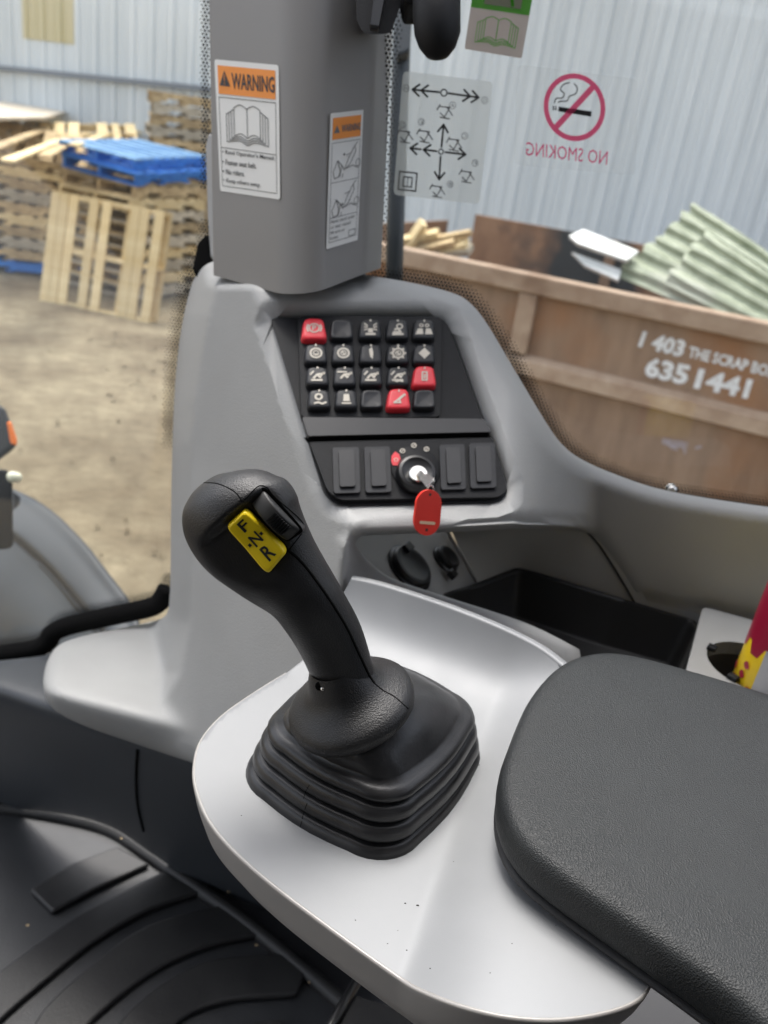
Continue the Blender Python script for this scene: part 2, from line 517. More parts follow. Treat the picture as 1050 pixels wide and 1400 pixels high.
def ground_mat():
    m = bpy.data.materials.new('dirt'); m.use_nodes = True; N, L = m.node_tree.nodes, m.node_tree.links; b = N['Principled BSDF']
    b.inputs['Roughness'].default_value = .95
    tc = N.new('ShaderNodeTexCoord')
    def noise(sc, det, ro=.6):
        n = N.new('ShaderNodeTexNoise'); n.inputs['Scale'].default_value = sc; n.inputs['Detail'].default_value = det; n.inputs['Roughness'].default_value = ro
        L.new(tc.outputs['Object'], n.inputs['Vector']); return n
    a, c, e = noise(1.1, 8), noise(9, 8, .7), noise(60, 6, .7)
    r = N.new('ShaderNodeValToRGB'); L.new(a.outputs[0], r.inputs[0])
    r.color_ramp.elements[0].position = .36; r.color_ramp.elements[0].color = (.30, .225, .135, 1)
    r.color_ramp.elements[1].position = .62; r.color_ramp.elements[1].color = (.56, .455, .295, 1)
    r2 = N.new('ShaderNodeValToRGB'); L.new(c.outputs[0], r2.inputs[0])
    r2.color_ramp.elements[0].position = .3; r2.color_ramp.elements[0].color = (.66, .65, .63, 1)
    r2.color_ramp.elements[1].position = .7; r2.color_ramp.elements[1].color = (1.12, 1.12, 1.12, 1)
    mx = N.new('ShaderNodeMix'); mx.data_type = 'RGBA'; mx.blend_type = 'MULTIPLY'; mx.inputs[0].default_value = 1
    L.new(r.outputs[0], mx.inputs[6]); L.new(r2.outputs[0], mx.inputs[7]); L.new(mx.outputs[2], b.inputs['Base Color'])
    ad = N.new('ShaderNodeMath'); ad.operation = 'ADD'; L.new(c.outputs[0], ad.inputs[0]); L.new(e.outputs[0], ad.inputs[1])
    bp = N.new('ShaderNodeBump'); bp.inputs['Distance'].default_value = .08; bp.inputs['Strength'].default_value = .9
    L.new(ad.outputs[0], bp.inputs['Height']); L.new(bp.outputs[0], b.inputs['Normal'])
    return m
M['dirt'] = ground_mat()

def weathered(name, c1, c2, scale=3, stretch=(1, 1, 6), rough=.7, c3=None, metal=0, tone=(.8, 1.15), patch=(.56, .66)):
    m = bpy.data.materials.new(name); m.use_nodes = True; N, L = m.node_tree.nodes, m.node_tree.links; b = N['Principled BSDF']
    b.inputs['Roughness'].default_value = rough; b.inputs['Metallic'].default_value = metal
    tc = N.new('ShaderNodeTexCoord'); mp = N.new('ShaderNodeMapping'); mp.inputs['Scale'].default_value = tuple(1 / s for s in stretch)
    L.new(tc.outputs['Object'], mp.inputs[0])
    n = N.new('ShaderNodeTexNoise'); n.inputs['Scale'].default_value = scale * 3; n.inputs['Detail'].default_value = 8; n.inputs['Roughness'].default_value = .65
    L.new(mp.outputs[0], n.inputs['Vector'])
    r = N.new('ShaderNodeValToRGB'); L.new(n.outputs[0], r.inputs[0])
    r.color_ramp.elements[0].position = .36; r.color_ramp.elements[0].color = (*c1, 1)
    r.color_ramp.elements[1].position = .64; r.color_ramp.elements[1].color = (*c2, 1)
    out = r.outputs[0]
    if c3:
        n2 = N.new('ShaderNodeTexNoise'); n2.inputs['Scale'].default_value = scale * .8; n2.inputs['Detail'].default_value = 6
        L.new(tc.outputs['Object'], n2.inputs['Vector'])
        q = N.new('ShaderNodeValToRGB'); L.new(n2.outputs[0], q.inputs[0]); q.color_ramp.elements[0].position = patch[0]; q.color_ramp.elements[1].position = patch[1]
        mx = N.new('ShaderNodeMix'); mx.data_type = 'RGBA'; L.new(q.outputs[0], mx.inputs[0]); L.new(out, mx.inputs[6]); mx.inputs[7].default_value = (*c3, 1); out = mx.outputs[2]
    L.new(out, b.inputs['Base Color'])
    # each object gets its own slight tone
    oi = N.new('ShaderNodeObjectInfo'); mr = N.new('ShaderNodeMapRange'); mr.inputs[3].default_value = tone[0]; mr.inputs[4].default_value = tone[1]
    L.new(oi.outputs['Random'], mr.inputs[0])
    h = N.new('ShaderNodeHueSaturation'); L.new(mr.outputs[0], h.inputs['Value']); L.new(out, h.inputs['Color']); L.new(h.outputs[0], b.inputs['Base Color'])
    return m
M['sheet'] = weathered('building_sheet_steel', (.64, .685, .71), (.74, .78, .80), 1.2, (1, 1, 14), .6, tone=(.95, 1.03))
M['sheet_yel'] = weathered('yellowed_skylight', (.60, .54, .33), (.70, .63, .42), 1.2, (1, 1, 14), .5)
M['band'] = mat('dark_trim', (.20, .22, .25), .6)
M['wood_new'] = weathered('fresh_pine', (.70, .52, .26), (.84, .68, .40), 3, (1, 6, 1), .8)
M['wood_old'] = weathered('weathered_pine', (.36, .25, .13), (.66, .50, .28), 3, (1, 6, 1), .85, c3=(.22, .17, .11))
M['wood_grey'] = weathered('grey_pine', (.42, .36, .27), (.66, .58, .45), 3, (1, 6, 1), .85)
M['wood_blue'] = weathered('blue_painted_wood', (.012, .12, .46), (.03, .21, .64), 3, (1, 6, 1), .6)
M['wood_blue2'] = weathered('worn_blue_deck', (.08, .21, .42), (.20, .36, .54), 3, (1, 6, 1), .7)
M['ply'] = weathered('pale_plywood', (.50, .43, .34), (.62, .55, .45), 2, (1, 1, 1), .8)
M['rust'] = weathered('rusty_brown_paint', (.205, .13, .085), (.325, .22, .148), 1.7, (1, 1, 5), .8, c3=(.29, .145, .07), tone=(.9, 1.12), patch=(.5, .66))
M['rust_rail'] = weathered('dusty_rust_rail', (.30, .20, .135), (.43, .32, .23), 2.2, (1, 1, 1), .8, c3=(.17, .095, .055), tone=(.95, 1.05), patch=(.56, .7))
M['rust_dark'] = weathered('stained_rust', (.19, .10, .06), (.34, .20, .12), 1.2, (1, 1, 2), .8, c3=(.055, .058, .058), patch=(.5, .58))
M['white_paint'] = mat('stencil_white', (.75, .76, .77), .6, var=.08, vscale=20)
M['green_sheet'] = weathered('pale_green_sheet', (.20, .225, .15), (.33, .355, .26), 2, (1, 1, 1), .55, c3=(.33, .34, .27))
M['white_sheet'] = weathered('white_scrap_sheet', (.6, .62, .60), (.78, .78, .75), 2, (1, 1, 1), .5)

# =================================================================== OUTSIDE
# ground: one sheet to the horizon, finer and uneven near the cab
def build_ground():
    rs = [0.0, .6, 1.2, 2, 2.8, 3.6, 4.4, 5.2, 6, 7, 8, 9, 10, 11, 12.5, 14, 17, 22, 35, 80, 300, 900]
    n = 96; vs = [(0, 0, 0)]; fs = []; rng = random.Random(3)
    for r in rs[1:]:
        for k in range(n):
            a = 2 * pi * k / n
            z = (rng.uniform(-.018, .018) if r < 15 else 0) - .02
            vs.append((r * cos(a), r * sin(a), z))
    for k in range(n): fs.append((0, 1 + k, 1 + (k + 1) % n))
    for i in range(len(rs) - 2):
        for k in range(n):
            a = 1 + i * n + k; b = 1 + i * n + (k + 1) % n
            fs.append((a, a + n, b + n, b))
    o = mesh('ground', vs, fs, M['dirt']); tag(o, 'pale tan packed dirt yard outside the cab', None, None, 'structure')
    S = Soup()
    for _ in range(420):
        r = rng.uniform(2.2, 9); a = rng.uniform(pi * .5, pi * .86); s = rng.uniform(.006, .025)
        c = np.array([r * cos(a), r * sin(a), -.01 + s * .3]); b = len(S.v)
        for d in ((1, 0, 0), (0, 1, 0), (-1, 0, 0), (0, -1, 0), (0, 0, .7), (0, 0, -.7)):
            S.v.append(c + np.array(d) * s * rng.uniform(.6, 1.2))
        for i in range(4): S.f += [(b + i, b + (i + 1) % 4, b + 4), (b + (i + 1) % 4, b + i, b + 5)]
    tag(S.make('loose_stones', M['dirt']), 'small loose stones scattered over the pale dirt yard', 'stones', None, 'stuff')
build_ground()

# corrugated building
WA, WB = np.array([-7.6, 15.0, 0]), np.array([4.3, 9.5, 0])
wd = (WB - WA) / np.linalg.norm(WB - WA); wnrm = np.array([wd[1], -wd[0], 0]);
if wnrm @ (CO - WA) < 0: wnrm = -wnrm
wall_pl = vert(WA[:2], WB[:2])
def build_building():
    e = empty('warehouse', WA, 'pale blue grey corrugated metal building behind the pallets and scrap bins', 'building')
    pitch, n_rib, H = .36, 3, 7.5
    def rib_sheet(name, x0, z0, z1, m, off=0.0):
        prof = [(0, 0), (.06, 0), (.075, .045), (.125, .045), (.14, 0), (.215, 0), (.225, .014), (.245, .014), (.255, 0), (.285, 0), (.295, .014), (.315, .014), (.325, 0), (.354, 0), (.357, -.02), (.36, 0)]
        pts = []
        for k in range(n_rib): pts += [(k * pitch + a, b) for a, b in prof[:-1]]
        pts.append((n_rib * pitch - .004, 0))
        vs = [];
        for z in (z0, z1):
            for a, b in pts: vs.append(WA + wd * (x0 + a) + wnrm * (b + off) + np.array([0, 0, z]))
        m_ = len(pts); fs = [(i, i + 1, i + 1 + m_, i + m_) for i in range(m_ - 1)]
        for z in (z0, z1):
            for a, b in pts: vs.append(WA + wd * (x0 + a) + wnrm * (-.03) + np.array([0, 0, z]))
        fs += [(2 * m_ + i + m_, 2 * m_ + i + 1 + m_, 2 * m_ + i + 1, 2 * m_ + i) for i in range(m_ - 1)]
        fs += [(0, m_, 3 * m_, 2 * m_), (m_ - 1, 3 * m_ - 1, 4 * m_ - 1, 2 * m_ - 1)]
        return mesh(name, vs, fs, m, e, False)
    nb = [0, 0]
    for k in range(-5, 19):
        x0 = k * n_rib * pitch
        if k == 1:      # the bay with the yellowed skylight sheet
            rib_sheet('wall_sheet', x0, -.1, 2.62, M['sheet'])
            s = rib_sheet('skylight_sheet', x0, 2.55, H, M['sheet_yel'], .012); s['label'] = 'yellowed translucent sheet'
        else: rib_sheet('wall_sheet', x0, -.1, H, M['sheet'])
    # dark horizontal trim
    a, b = wall_pl.at(-150, 78, .045), wall_pl.at(330, 127, .045)
    L = b - a; S = Soup(); S.box(a - np.array([0, 0, .035]), L, wnrm * .05, np.array([0, 0, .07])); o = S.make('trim_rail', M['band'], e); o['label'] = 'thin dark horizontal rail on the left end of the wall'
build_building()

# ---------------- pallets
def board_mesh(name, l, w, t, rng, warp=.006):
    """one board, 3 segments long so it can bow a little"""
    vs = []; fs = []; n = 3
    for i in range(n + 1):
        x = -l / 2 + l * i / n; z = rng.uniform(-warp, warp) * .5 * (1 if 0 < i < n else .5)
        for a, b in ((-w / 2, 0), (w / 2, 0), (w / 2, t), (-w / 2, t)): vs.append((x, a, z + b))
    for i in range(n):
        for k in range(4): a = i * 4 + k; b = i * 4 + (k + 1) % 4; fs.append((a, b, b + 4, a + 4))
    fs += [(3, 2, 1, 0), (n * 4, n * 4 + 1, n * 4 + 2, n * 4 + 3)]
    me = bpy.data.meshes.new(name); me.from_pydata(vs, [], fs); me.validate(); return me
def stringer_mesh(l=1.2, h=.09, t=.038):
    out = [(-l / 2, 0)]
    for c in (-.3, .3):
        out += [(c - .115, 0), (c - .09, .038), (c + .09, .038), (c + .115, 0)]
    out += [(l / 2, 0), (l / 2, h), (-l / 2, h)]
    S = Soup(); S.prism([(x, -t / 2, z) for x, z in out], (0, t, 0))
    me = bpy.data.meshes.new('stringer'); me.from_pydata([tuple(map(float, v)) for v in S.v], [], S.f); me.validate()
    bm = bmesh.new(); bm.from_mesh(me); bmesh.ops.recalc_face_normals(bm, faces=bm.faces); bm.to_mesh(me); bm.free(); return me
rb = random.Random(11)
PM = {}
for key in ('wood_new', 'wood_old', 'wood_grey', 'wood_blue', 'wood_blue2'):
    bs = [board_mesh('deck_board', 1.0, w, .018, rb) for w in (.09, .09, .135, .135)]
    for b in bs: b.materials.append(M[key])
    st = stringer_mesh(); st.materials.append(M[key]); PM[key] = (bs, st)
def child(name, me, par, loc, rot=(0, 0, 0)):
    o = bpy.data.objects.new(name, me); COL.objects.link(o); o.parent = par; o.location = loc; o.rotation_euler = rot; return o
PN = [0]
def pallet(mtx, key, label, group, deck=None, missing=(), custom=None):
    """local x along the stringers (1.2 m), y along the boards (1.0 m), z up; origin at the bottom centre"""
    r = bpy.data.objects.new('pallet', None); COL.objects.link(r); r.empty_display_size = .1
    r.matrix_world = mtx; tag(r, label, 'pallet', group)
    bs, st = PM[key]; db = PM[deck or key][0]
    for y in (-.48, 0, .48): child('stringer', st, r, (0, y, .018))
    for f_ in (custom or ()): child('deck_board', db[0], r, (-.6 + 1.2 * f_, 0, .108), (0, 0, pi / 2))
    for i, x in enumerate([] if custom else [-.545, -.36, -.18, 0, .18, .36, .545]):
        if ('t', i) in missing: continue
        child('deck_board', db[2] if i in (0, 6) else db[rb.randrange(4)], r, (x, rb.uniform(-.008, .008), .108), (0, 0, pi / 2 + rb.uniform(-.012, .012)))
    for i, x in enumerate([-.545, -.2, .2, .545]):
        if ('b', i) in missing: continue
        child('bottom_board', bs[2] if i in (0, 3) else bs[0], r, (x, 0, 0), (0, 0, pi / 2 + rb.uniform(-.01, .01)))
    PN[0] += 1
    return r
def M4(loc, rz=0, rx=0, ry=0): return Matrix.LocRotScale(Vector(loc), Matrix.Rotation(rz, 3, 'Z').to_euler(), None) @ Matrix.Rotation(rx, 4, 'X') @ Matrix.Rotation(ry, 4, 'Y')
ORD = ['topmost', 'second', 'third', 'fourth', 'fifth', 'sixth', 'seventh', 'eighth', 'ninth', 'tenth', 'eleventh', 'twelfth']
# main stack topped by two blue pallets
yaw = radians(66); fc = np.array([-2.95, 8.95]); ex = np.array([cos(yaw), sin(yaw)]); ey = np.array([-sin(yaw), cos(yaw)])
cen = fc + ex * .6 + ey * .55
H = .0
names = []
for k in range(11):
    jx, jy, jr = rb.uniform(-.03, .03), rb.uniform(-.03, .03), rb.uniform(-.05, .05)
    if k >= 9:
        key, deck = 'wood_blue', ('wood_blue' if k == 9 else 'wood_blue2')
        label = 'bright blue pallet directly under the uppermost blue one' if k == 9 else 'uppermost blue pallet with faded deck boards on the tall stack'
        grp = 'blue pallets on the tall stack'
        jx, jy, jr = ((.02, -.02, .02), (-.05, .05, .05))[k - 9]
    else:
        key = ['wood_grey', 'wood_new', 'wood_grey', 'wood_new', 'wood_grey', 'wood_old', 'wood_grey', 'wood_new', 'wood_old'][k]; deck = None
        label = '%s wooden pallet below the two blue ones in the stack behind the leaning pallet' % {8: 'first', 7: 'second', 6: 'third', 5: 'fourth', 4: 'fifth', 3: 'sixth', 2: 'seventh', 1: 'eighth', 0: 'lowest'}[k]
        grp = 'wooden pallets in the stack under the blue ones'
    c = cen + np.array([jx, jy])
    pallet(M4((c[0], c[1], H + (.05 if k >= 9 else 0)), yaw + jr, *((radians(3.2), radians(-3.2)) if k >= 9 else (0, 0))), key, label, grp, deck); H += .130
# pallet leaning on its edge in front
def leaning():
    bl = hz(-CZ).at(53, 408); br = hz(-CZ).at(204, 441)
    X = br - bl; X /= np.linalg.norm(X); up = np.array([0, 0, 1.0]); n = np.cross(X, up)      # towards camera?
    if n @ (CO - bl) < 0: n = -n
    t = radians(13); Y = up * cos(t) - n * sin(t)                  # leaning back
    Z = np.cross(Y, X); Z = Z if Z @ (CO - bl) > 0 else -Z
    # local x (stringers 1.2) along X, local y (boards 1.0) along Y, deck towards the camera
    c = bl + X * (np.linalg.norm(br - bl) / 2) + Y * .52 - Z * .13
    zz = np.cross(X, Y)
    m = Matrix(((X[0], Y[0], zz[0], c[0]), (X[1], Y[1], zz[1], c[1]), (X[2], Y[2], zz[2], c[2] + .0), (0, 0, 0, 1)))
    m = m @ Matrix.Diagonal((1.06, 1.08, 1, 1))
    pallet(m, 'wood_new', 'pale new pallet standing on edge and leaning on the tall stack', None, None, custom=(.04, .12, .205, .385, .50, .75, .83, .955))
leaning()
# stack at the back, right next to the pillar
H = 0
for k in range(16):
    a = .36 + rb.uniform(-.04, .04)
    c = hz(-CZ).at(262, 318)
    lab = 'pallet visible in the far stack against the wall, %s from its top' % ORD[15 - k] if k > 8 else None
    c2 = c[:2] * (12.0 / c[1])
    if k < 9: H += .13; continue
    pallet(M4((c2[0] + .02 * (k % 3), c2[1], H), a), 'wood_old' if k % 2 else 'wood_grey', lab or 'x', 'pallets in the far stack by the wall'); H += .13
S = Soup(); S.box(np.array([c2[0] - .55, c2[1] - .45, 0]), (1.1, .1, 0), (-.1, .9, 0), (0, 0, 1.16)); tag(S.make('timber_crate', M['wood_old']), 'old timber crate hidden under the far pallet stack', 'crate')
# big left pile: three leaning columns of pallets
def pile(px, py, n, yaw0, lean, keys, where, zoff=0, shift=(0, 0), grp='pallets in the big left pile', dy=0):
    b = hz(-CZ).at(px, py); b = b.copy(); b[1] += dy; H = zoff
    for k in range(n):
        key = keys[k % len(keys)]
        m = M4((b[0] + shift[0] * k + rb.uniform(-.03, .03), b[1] + shift[1] * k, H), yaw0 + rb.uniform(-.05, .05), lean[0] * (k / n), lean[1] * (k / n))
        pallet(m, key, '%s pallet %s' % (ORD[n - 1 - k] if n - 1 - k < 12 else 'lowest', where), grp, None, missing=((('t', rb.randrange(1, 6)),) if rb.random() < .4 else ()))
        H += .128 + abs(lean[0]) * .03
pile(22, 372, 10, radians(16), (.30, .10), ['wood_blue'] + ['wood_old', 'wood_grey', 'wood_old', 'wood_new'] * 3, 'in the left column beside the leaning one', shift=(-.01, .02), dy=.5)
pile(80, 350, 11, radians(20), (.22, -.12), ['wood_old', 'wood_grey', 'wood_new', 'wood_old'], 'in the middle column behind the leaning one', shift=(0, .02), dy=.8)
pile(-60, 330, 11, radians(12), (.25, .05), ['wood_old', 'wood_grey', 'wood_new'], 'in the far left column by the frame edge', dy=.9)
pile(135, 300, 12, radians(22), (.12, .05), ['wood_old', 'wood_grey'], 'in the rearmost column of the big pile', dy=.3)
a = hz(-.30)
S = Soup(); q = [hz(-.38).at(x, y) for x, y in ((-60, 172), (60, 168), (112, 150), (40, 139), (-60, 146))]
q = round_poly(np.array([hz(-.42).at(x, y) for x, y in ((-40, 166), (62, 164), (108, 150), (38, 141), (-60, 143))]), .02, 2)
S.prism(q, (0, 0, .03)); tag(S.make('plywood_sheet', M['ply']), 'pale plywood sheet lying across the top of the left pallet pile', 'plywood')
def plank(name, a, b, w, t, m, label, cat, group=None, up=(0, 0, 1)):
    a, b = np.asarray(a, float), np.asarray(b, float); d = b - a; L = d / np.linalg.norm(d); s = np.cross(L, up); s /= np.linalg.norm(s); n = np.cross(s, L)
    S = Soup(); S.box(a - s * w / 2, d, s * w, n * t); o = S.make(name, m); return tag(o, label, cat, group)
LB = ['upper brown loose board beside the plywood sheet on the left pile', 'pale loose board crossing just right of the plywood sheet', 'brown loose board nearest the gap before the blue pallets',
      'short pale loose board pointing up towards the plywood sheet', 'brown loose board at the left frame edge on the pile', 'long pale loose board sloping across the front of the left pile', 'brown loose board just left of the blue pallets']
# loose slats on top of pile
for i, (x0, y0, x1, y1, z) in enumerate([(95, 158, 178, 186, -.5), (110, 155, 190, 182, -.5), (125, 152, 192, 176, -.48), (100, 200, 168, 178, -.55), (-10, 205, 60, 178, -.55), (10, 222, 90, 190, -.6), (60, 216, 120, 182, -.6)]):
    plank('loose_board', hz(z).at(x0, y0), hz(z).at(x1, y1), .1, .02, M['wood_new' if i % 2 else 'wood_old'], 'loose board lying on the big left pallet pile, %s of seven counted by build' % ORD[i] if False else LB[i], 'board', 'loose boards on the pallet pile')

# ---------------- scrap bins
bA, bB = np.array([-.09, 5.0]), np.array([1.72, 4.2])
bdir = np.array([*(bB - bA), 0.0]); bdir /= np.linalg.norm(bdir); bn = np.array([bdir[1], -bdir[0], 0])
if bn @ (CO - np.array([*bA, 0])) < 0: bn = -bn
bin_pl = vert(bA, bB)
def bin_box():
    e = empty('scrap_bin', (.8, 4.7, 0), 'brown rusty open scrap bin with white stencilled phone number outside the right window', 'scrap bin')
    O = np.array([*bA, 0.0]) - bdir * .75
    L, W, Ht = 5.2, 2.3, 1.405
    up = np.array([0, 0, 1.0]); bk = -bn
    S = Soup(); S.box(O + up * .1, bdir * L, bk * .02, up * (Ht - .1)); S.make('front_wall', M['rust'], e)
    S = Soup(); S.box(O + up * .1 + bk * W, bdir * L, bk * .02, up * .95); S.make('rear_wall', M['rust_dark'], e)
    for s in (0, L - .02):
        S = Soup(); S.box(O + up * .1 + bdir * s + bk * .02, bdir * .02, bk * (W - .02), up * (Ht - .1)); S.make('end_wall', M['rust'], e)
    S = Soup(); S.box(O + up * .08 + bk * .02 + bdir * .02, bdir * (L - .04), bk * (W - .02), up * .03); S.make('bin_floor', M['rust_dark'], e)
    # top rail : hollow section with rounded corners
    t0 = bin_pl.at(800, 399)[2]; 
    S = Soup(); S.box(O + up * (Ht - .085) + bn * .06, bdir * L, bk * .10, up * .10); bevel(S.make('top_rail', M['rust_rail'], e), .012, 3)
    z1 = bin_pl.at(720, 484)[2]; z0 = bin_pl.at(720, 515)[2]
    prof = [(0, z1), (.05, z1 - .03), (.055, z0 + .02), (0, z0)]
    S = Soup(); S.prism([O + bn * (a + .002) + up * z for a, z in prof], bdir * L); S.make('middle_rail', M['rust_rail'], e)
    # vertical posts where the photo shows them, then on at the same spacing
    for x in (718,):
        c = bin_pl.at(x, 440); s0 = (c - O) @ bdir
        k = -1
        while s0 + k * 1.55 < L - .1:
            s = s0 + k * 1.55; k += 1
            if s < .05: continue
            for (za, zb) in ((z1 + .002, Ht - .087), (.12, z0 - .002)):
                S = Soup(); S.box(O + bdir * (s - .05) + up * za + bn * .002, bdir * .10, bn * .045, up * (zb - za)); bevel(S.make('wall_post', M['rust_rail'], e), .006, 2)
    # stencilled writing on the front wall
    q = Quad((872, 450), (1060, 494), (1040, 560), (862, 520), bin_pl)
    def line(txt, tl, tr, br, bl, name='stencilled_text', bold=.045):
        q = Quad(tl, tr, br, bl, bin_pl); S = Soup(); q.text(S, txt, 0, 0, 1, 1, .004, bold); o = S.make(name, M['white_paint'], e, fix=False)
        return o
    line('1 403', (880, 452), (940, 466), (932, 489), (872, 474))
    line('THE SCRAP BOX', (944, 473), (1066, 502), (1062, 518), (940, 488), bold=.035)
    line('635', (886, 487), (946, 499), (938, 527), (880, 514))
    line('1441', (956, 503), (1030, 519), (1022, 545), (948, 530))
    S = Soup(); q2 = Quad((905, 598), (960, 610), (958, 625), (903, 612), bin_pl)
    for i in range(9): q2.stroke(S, [(random.random(), random.random()), (random.random(), random.random())], .18, .003 + i * 1e-4)
    o = S.make('scuff_mark', mat('faded_lilac', (.38, .33, .36), .7), e); o['label'] = 'faded pale scuffed lettering'
    return e
bin_box()
# second bin behind, its stained wall rising above the first
def bin_two():
    p0 = np.array([*bA, 0]) - bn * 2.75
    pl = vert(p0[:2], (p0 + bdir)[:2])
    e = empty('scrap_bin', pl.at(720, 330) * np.array([1, 1, 0]), 'taller stained brown bin standing behind the scrap bin with the phone number', 'scrap bin')
    l = pl.at(650, 293); z = l[2]; l0 = l.copy(); l0[2] = .05
    up = np.array([0, 0, 1.0])
    S = Soup(); S.box(l0, bdir * 5, -bn * .05, up * (z - .05)); S.make('side_wall', M['rust_dark'], e)
    S = Soup(); S.box(l0 - bn * .052, bdir * .05, -bn * 1.6, up * (z - .40)); S.make('end_wall', M['rust'], e)
    S = Soup(); S.box(l0 - bn * 1.66, bdir * 5, -bn * .05, up * (z - .40)); S.make('side_wall', M['rust'], e)
    for s in (1.2, 2.5, 3.8):
        S = Soup(); S.box(l0 + bdir * s, bdir * .08, bn * .05, up * (z - .06)); S.make('wall_rib', M['rust'], e)
bin_two()
# scrap lying in the first bin
def scrap():
    up = np.array([0, 0, 1.0])
    pa = vert((np.array([*bA, 0]) - bn * 1.1)[:2], (np.array([*bA, 0]) - bn * 1.1 + bdir)[:2])
    # green corrugated sheet, leaning
    pg = Plane.__new__(Plane); pg.a = pa.at(940, 350); n = bn * .75 + up * .62 - bdir * .25; pg.n = n / np.linalg.norm(n)
    tl, tr, br, bl = (952, 280), (1135, 405), (1110, 500), (842, 376)
    q = Quad(tl, tr, br, bl, pg)
    e = empty('green_sheet', pg.at(900, 380), 'crumpled pale green corrugated sheets propped in the scrap bin', 'scrap sheet')
    def corr(off, u0, u1, v0, v1, nr, amp, name):
        vs = []; fs = []; nu = 12; nv = nr * 4; rg = random.Random(nr)
        for j in range(nv + 1):
            v = v0 + (v1 - v0) * j / nv; h = amp * (0, 1, 1, 0)[j % 4]
            for i in range(nu + 1):
                u = u0 + (u1 - u0) * i / nu
                vs.append(q(u + rg.uniform(-.012, .012), v + (rg.uniform(-.02, .02) if i == 0 else 0), off + h + .015 * sin(5 * u + off * 20) + rg.uniform(-.002, .002)))
        for j in range(nv):
            for i in range(nu): a = j * (nu + 1) + i; fs.append((a, a + 1, a + nu + 2, a + nu + 1))
        o = mesh(name, vs, fs, M['green_sheet'], e, False); md = o.modifiers.new('t', 'SOLIDIFY'); md.thickness = .004
    corr(0, 0, 1, .0, 1, 6, .028, 'sheet_panel')
    corr(.06, .16, 1.1, .30, .95, 4, .026, 'sheet_panel')
    # folded white sheet
    pw = Plane.__new__(Plane); pw.a = pa.at(820, 345); n = bn * .6 + up * .8; pw.n = n / np.linalg.norm(n)
    S = Soup(); S.prism([pw.at(x, y, .02) for x, y in ((778, 330), (797, 321), (872, 351), (856, 363), (790, 340))], pw.n * .025)
    S.prism([pw.at(x, y, -.06) for x, y in ((782, 338), (850, 362), (846, 376), (800, 356))], pw.n * .02)
    tag(S.make('white_sheet', M['white_sheet']), 'folded white metal sheet sticking out of the scrap bin', 'scrap sheet')
    # timber offcuts, left
    for i, (x0, y0, x1, y1, w, m, lab) in enumerate([
            (556, 345, 582, 306, .10, 'wood_new', 'pale upright timber offcut at the left end of the bin'),
            (552, 332, 600, 322, .07, 'wood_new', 'short pale plank lying next to the upright offcut'),
            (562, 345, 625, 330, .14, 'wood_old', 'wide brown board lying flat among the bin offcuts'),
            (575, 335, 645, 322, .04, 'wood_old', 'thin lath reaching towards the stained bin wall'),
            (560, 352, 645, 345, .10, 'wood_grey', 'greyish plank just above the bin rim'),
            (600, 350, 640, 335, .10, 'wood_new', 'pale offcut next to the stained bin wall')]):
        plank('timber_offcut', pa.at(x0, y0), pa.at(x1, y1), w, .04, M[m], lab, 'timber', 'timber offcuts in the bin', up=(bn * .5 + up))
    # debris that carries them
    S = Soup(); rr = random.Random(5)
    for _ in range(60):
        c = np.array([*bA, .7]) - bn * rr.uniform(.3, 2.0) + bdir * rr.uniform(-.6, 4); d = np.array([rr.gauss(0, 1) for _ in range(3)]); d /= np.linalg.norm(d); s = np.cross(d, up); s /= np.linalg.norm(s)
        S.box(c - d * .3, d * .6, s * .12, np.cross(d, s) * .03)
    tag(S.make('scrap_heap', M['rust_dark']), 'heap of mixed rusty scrap filling the front bin', 'scrap', None, 'stuff')
scrap()

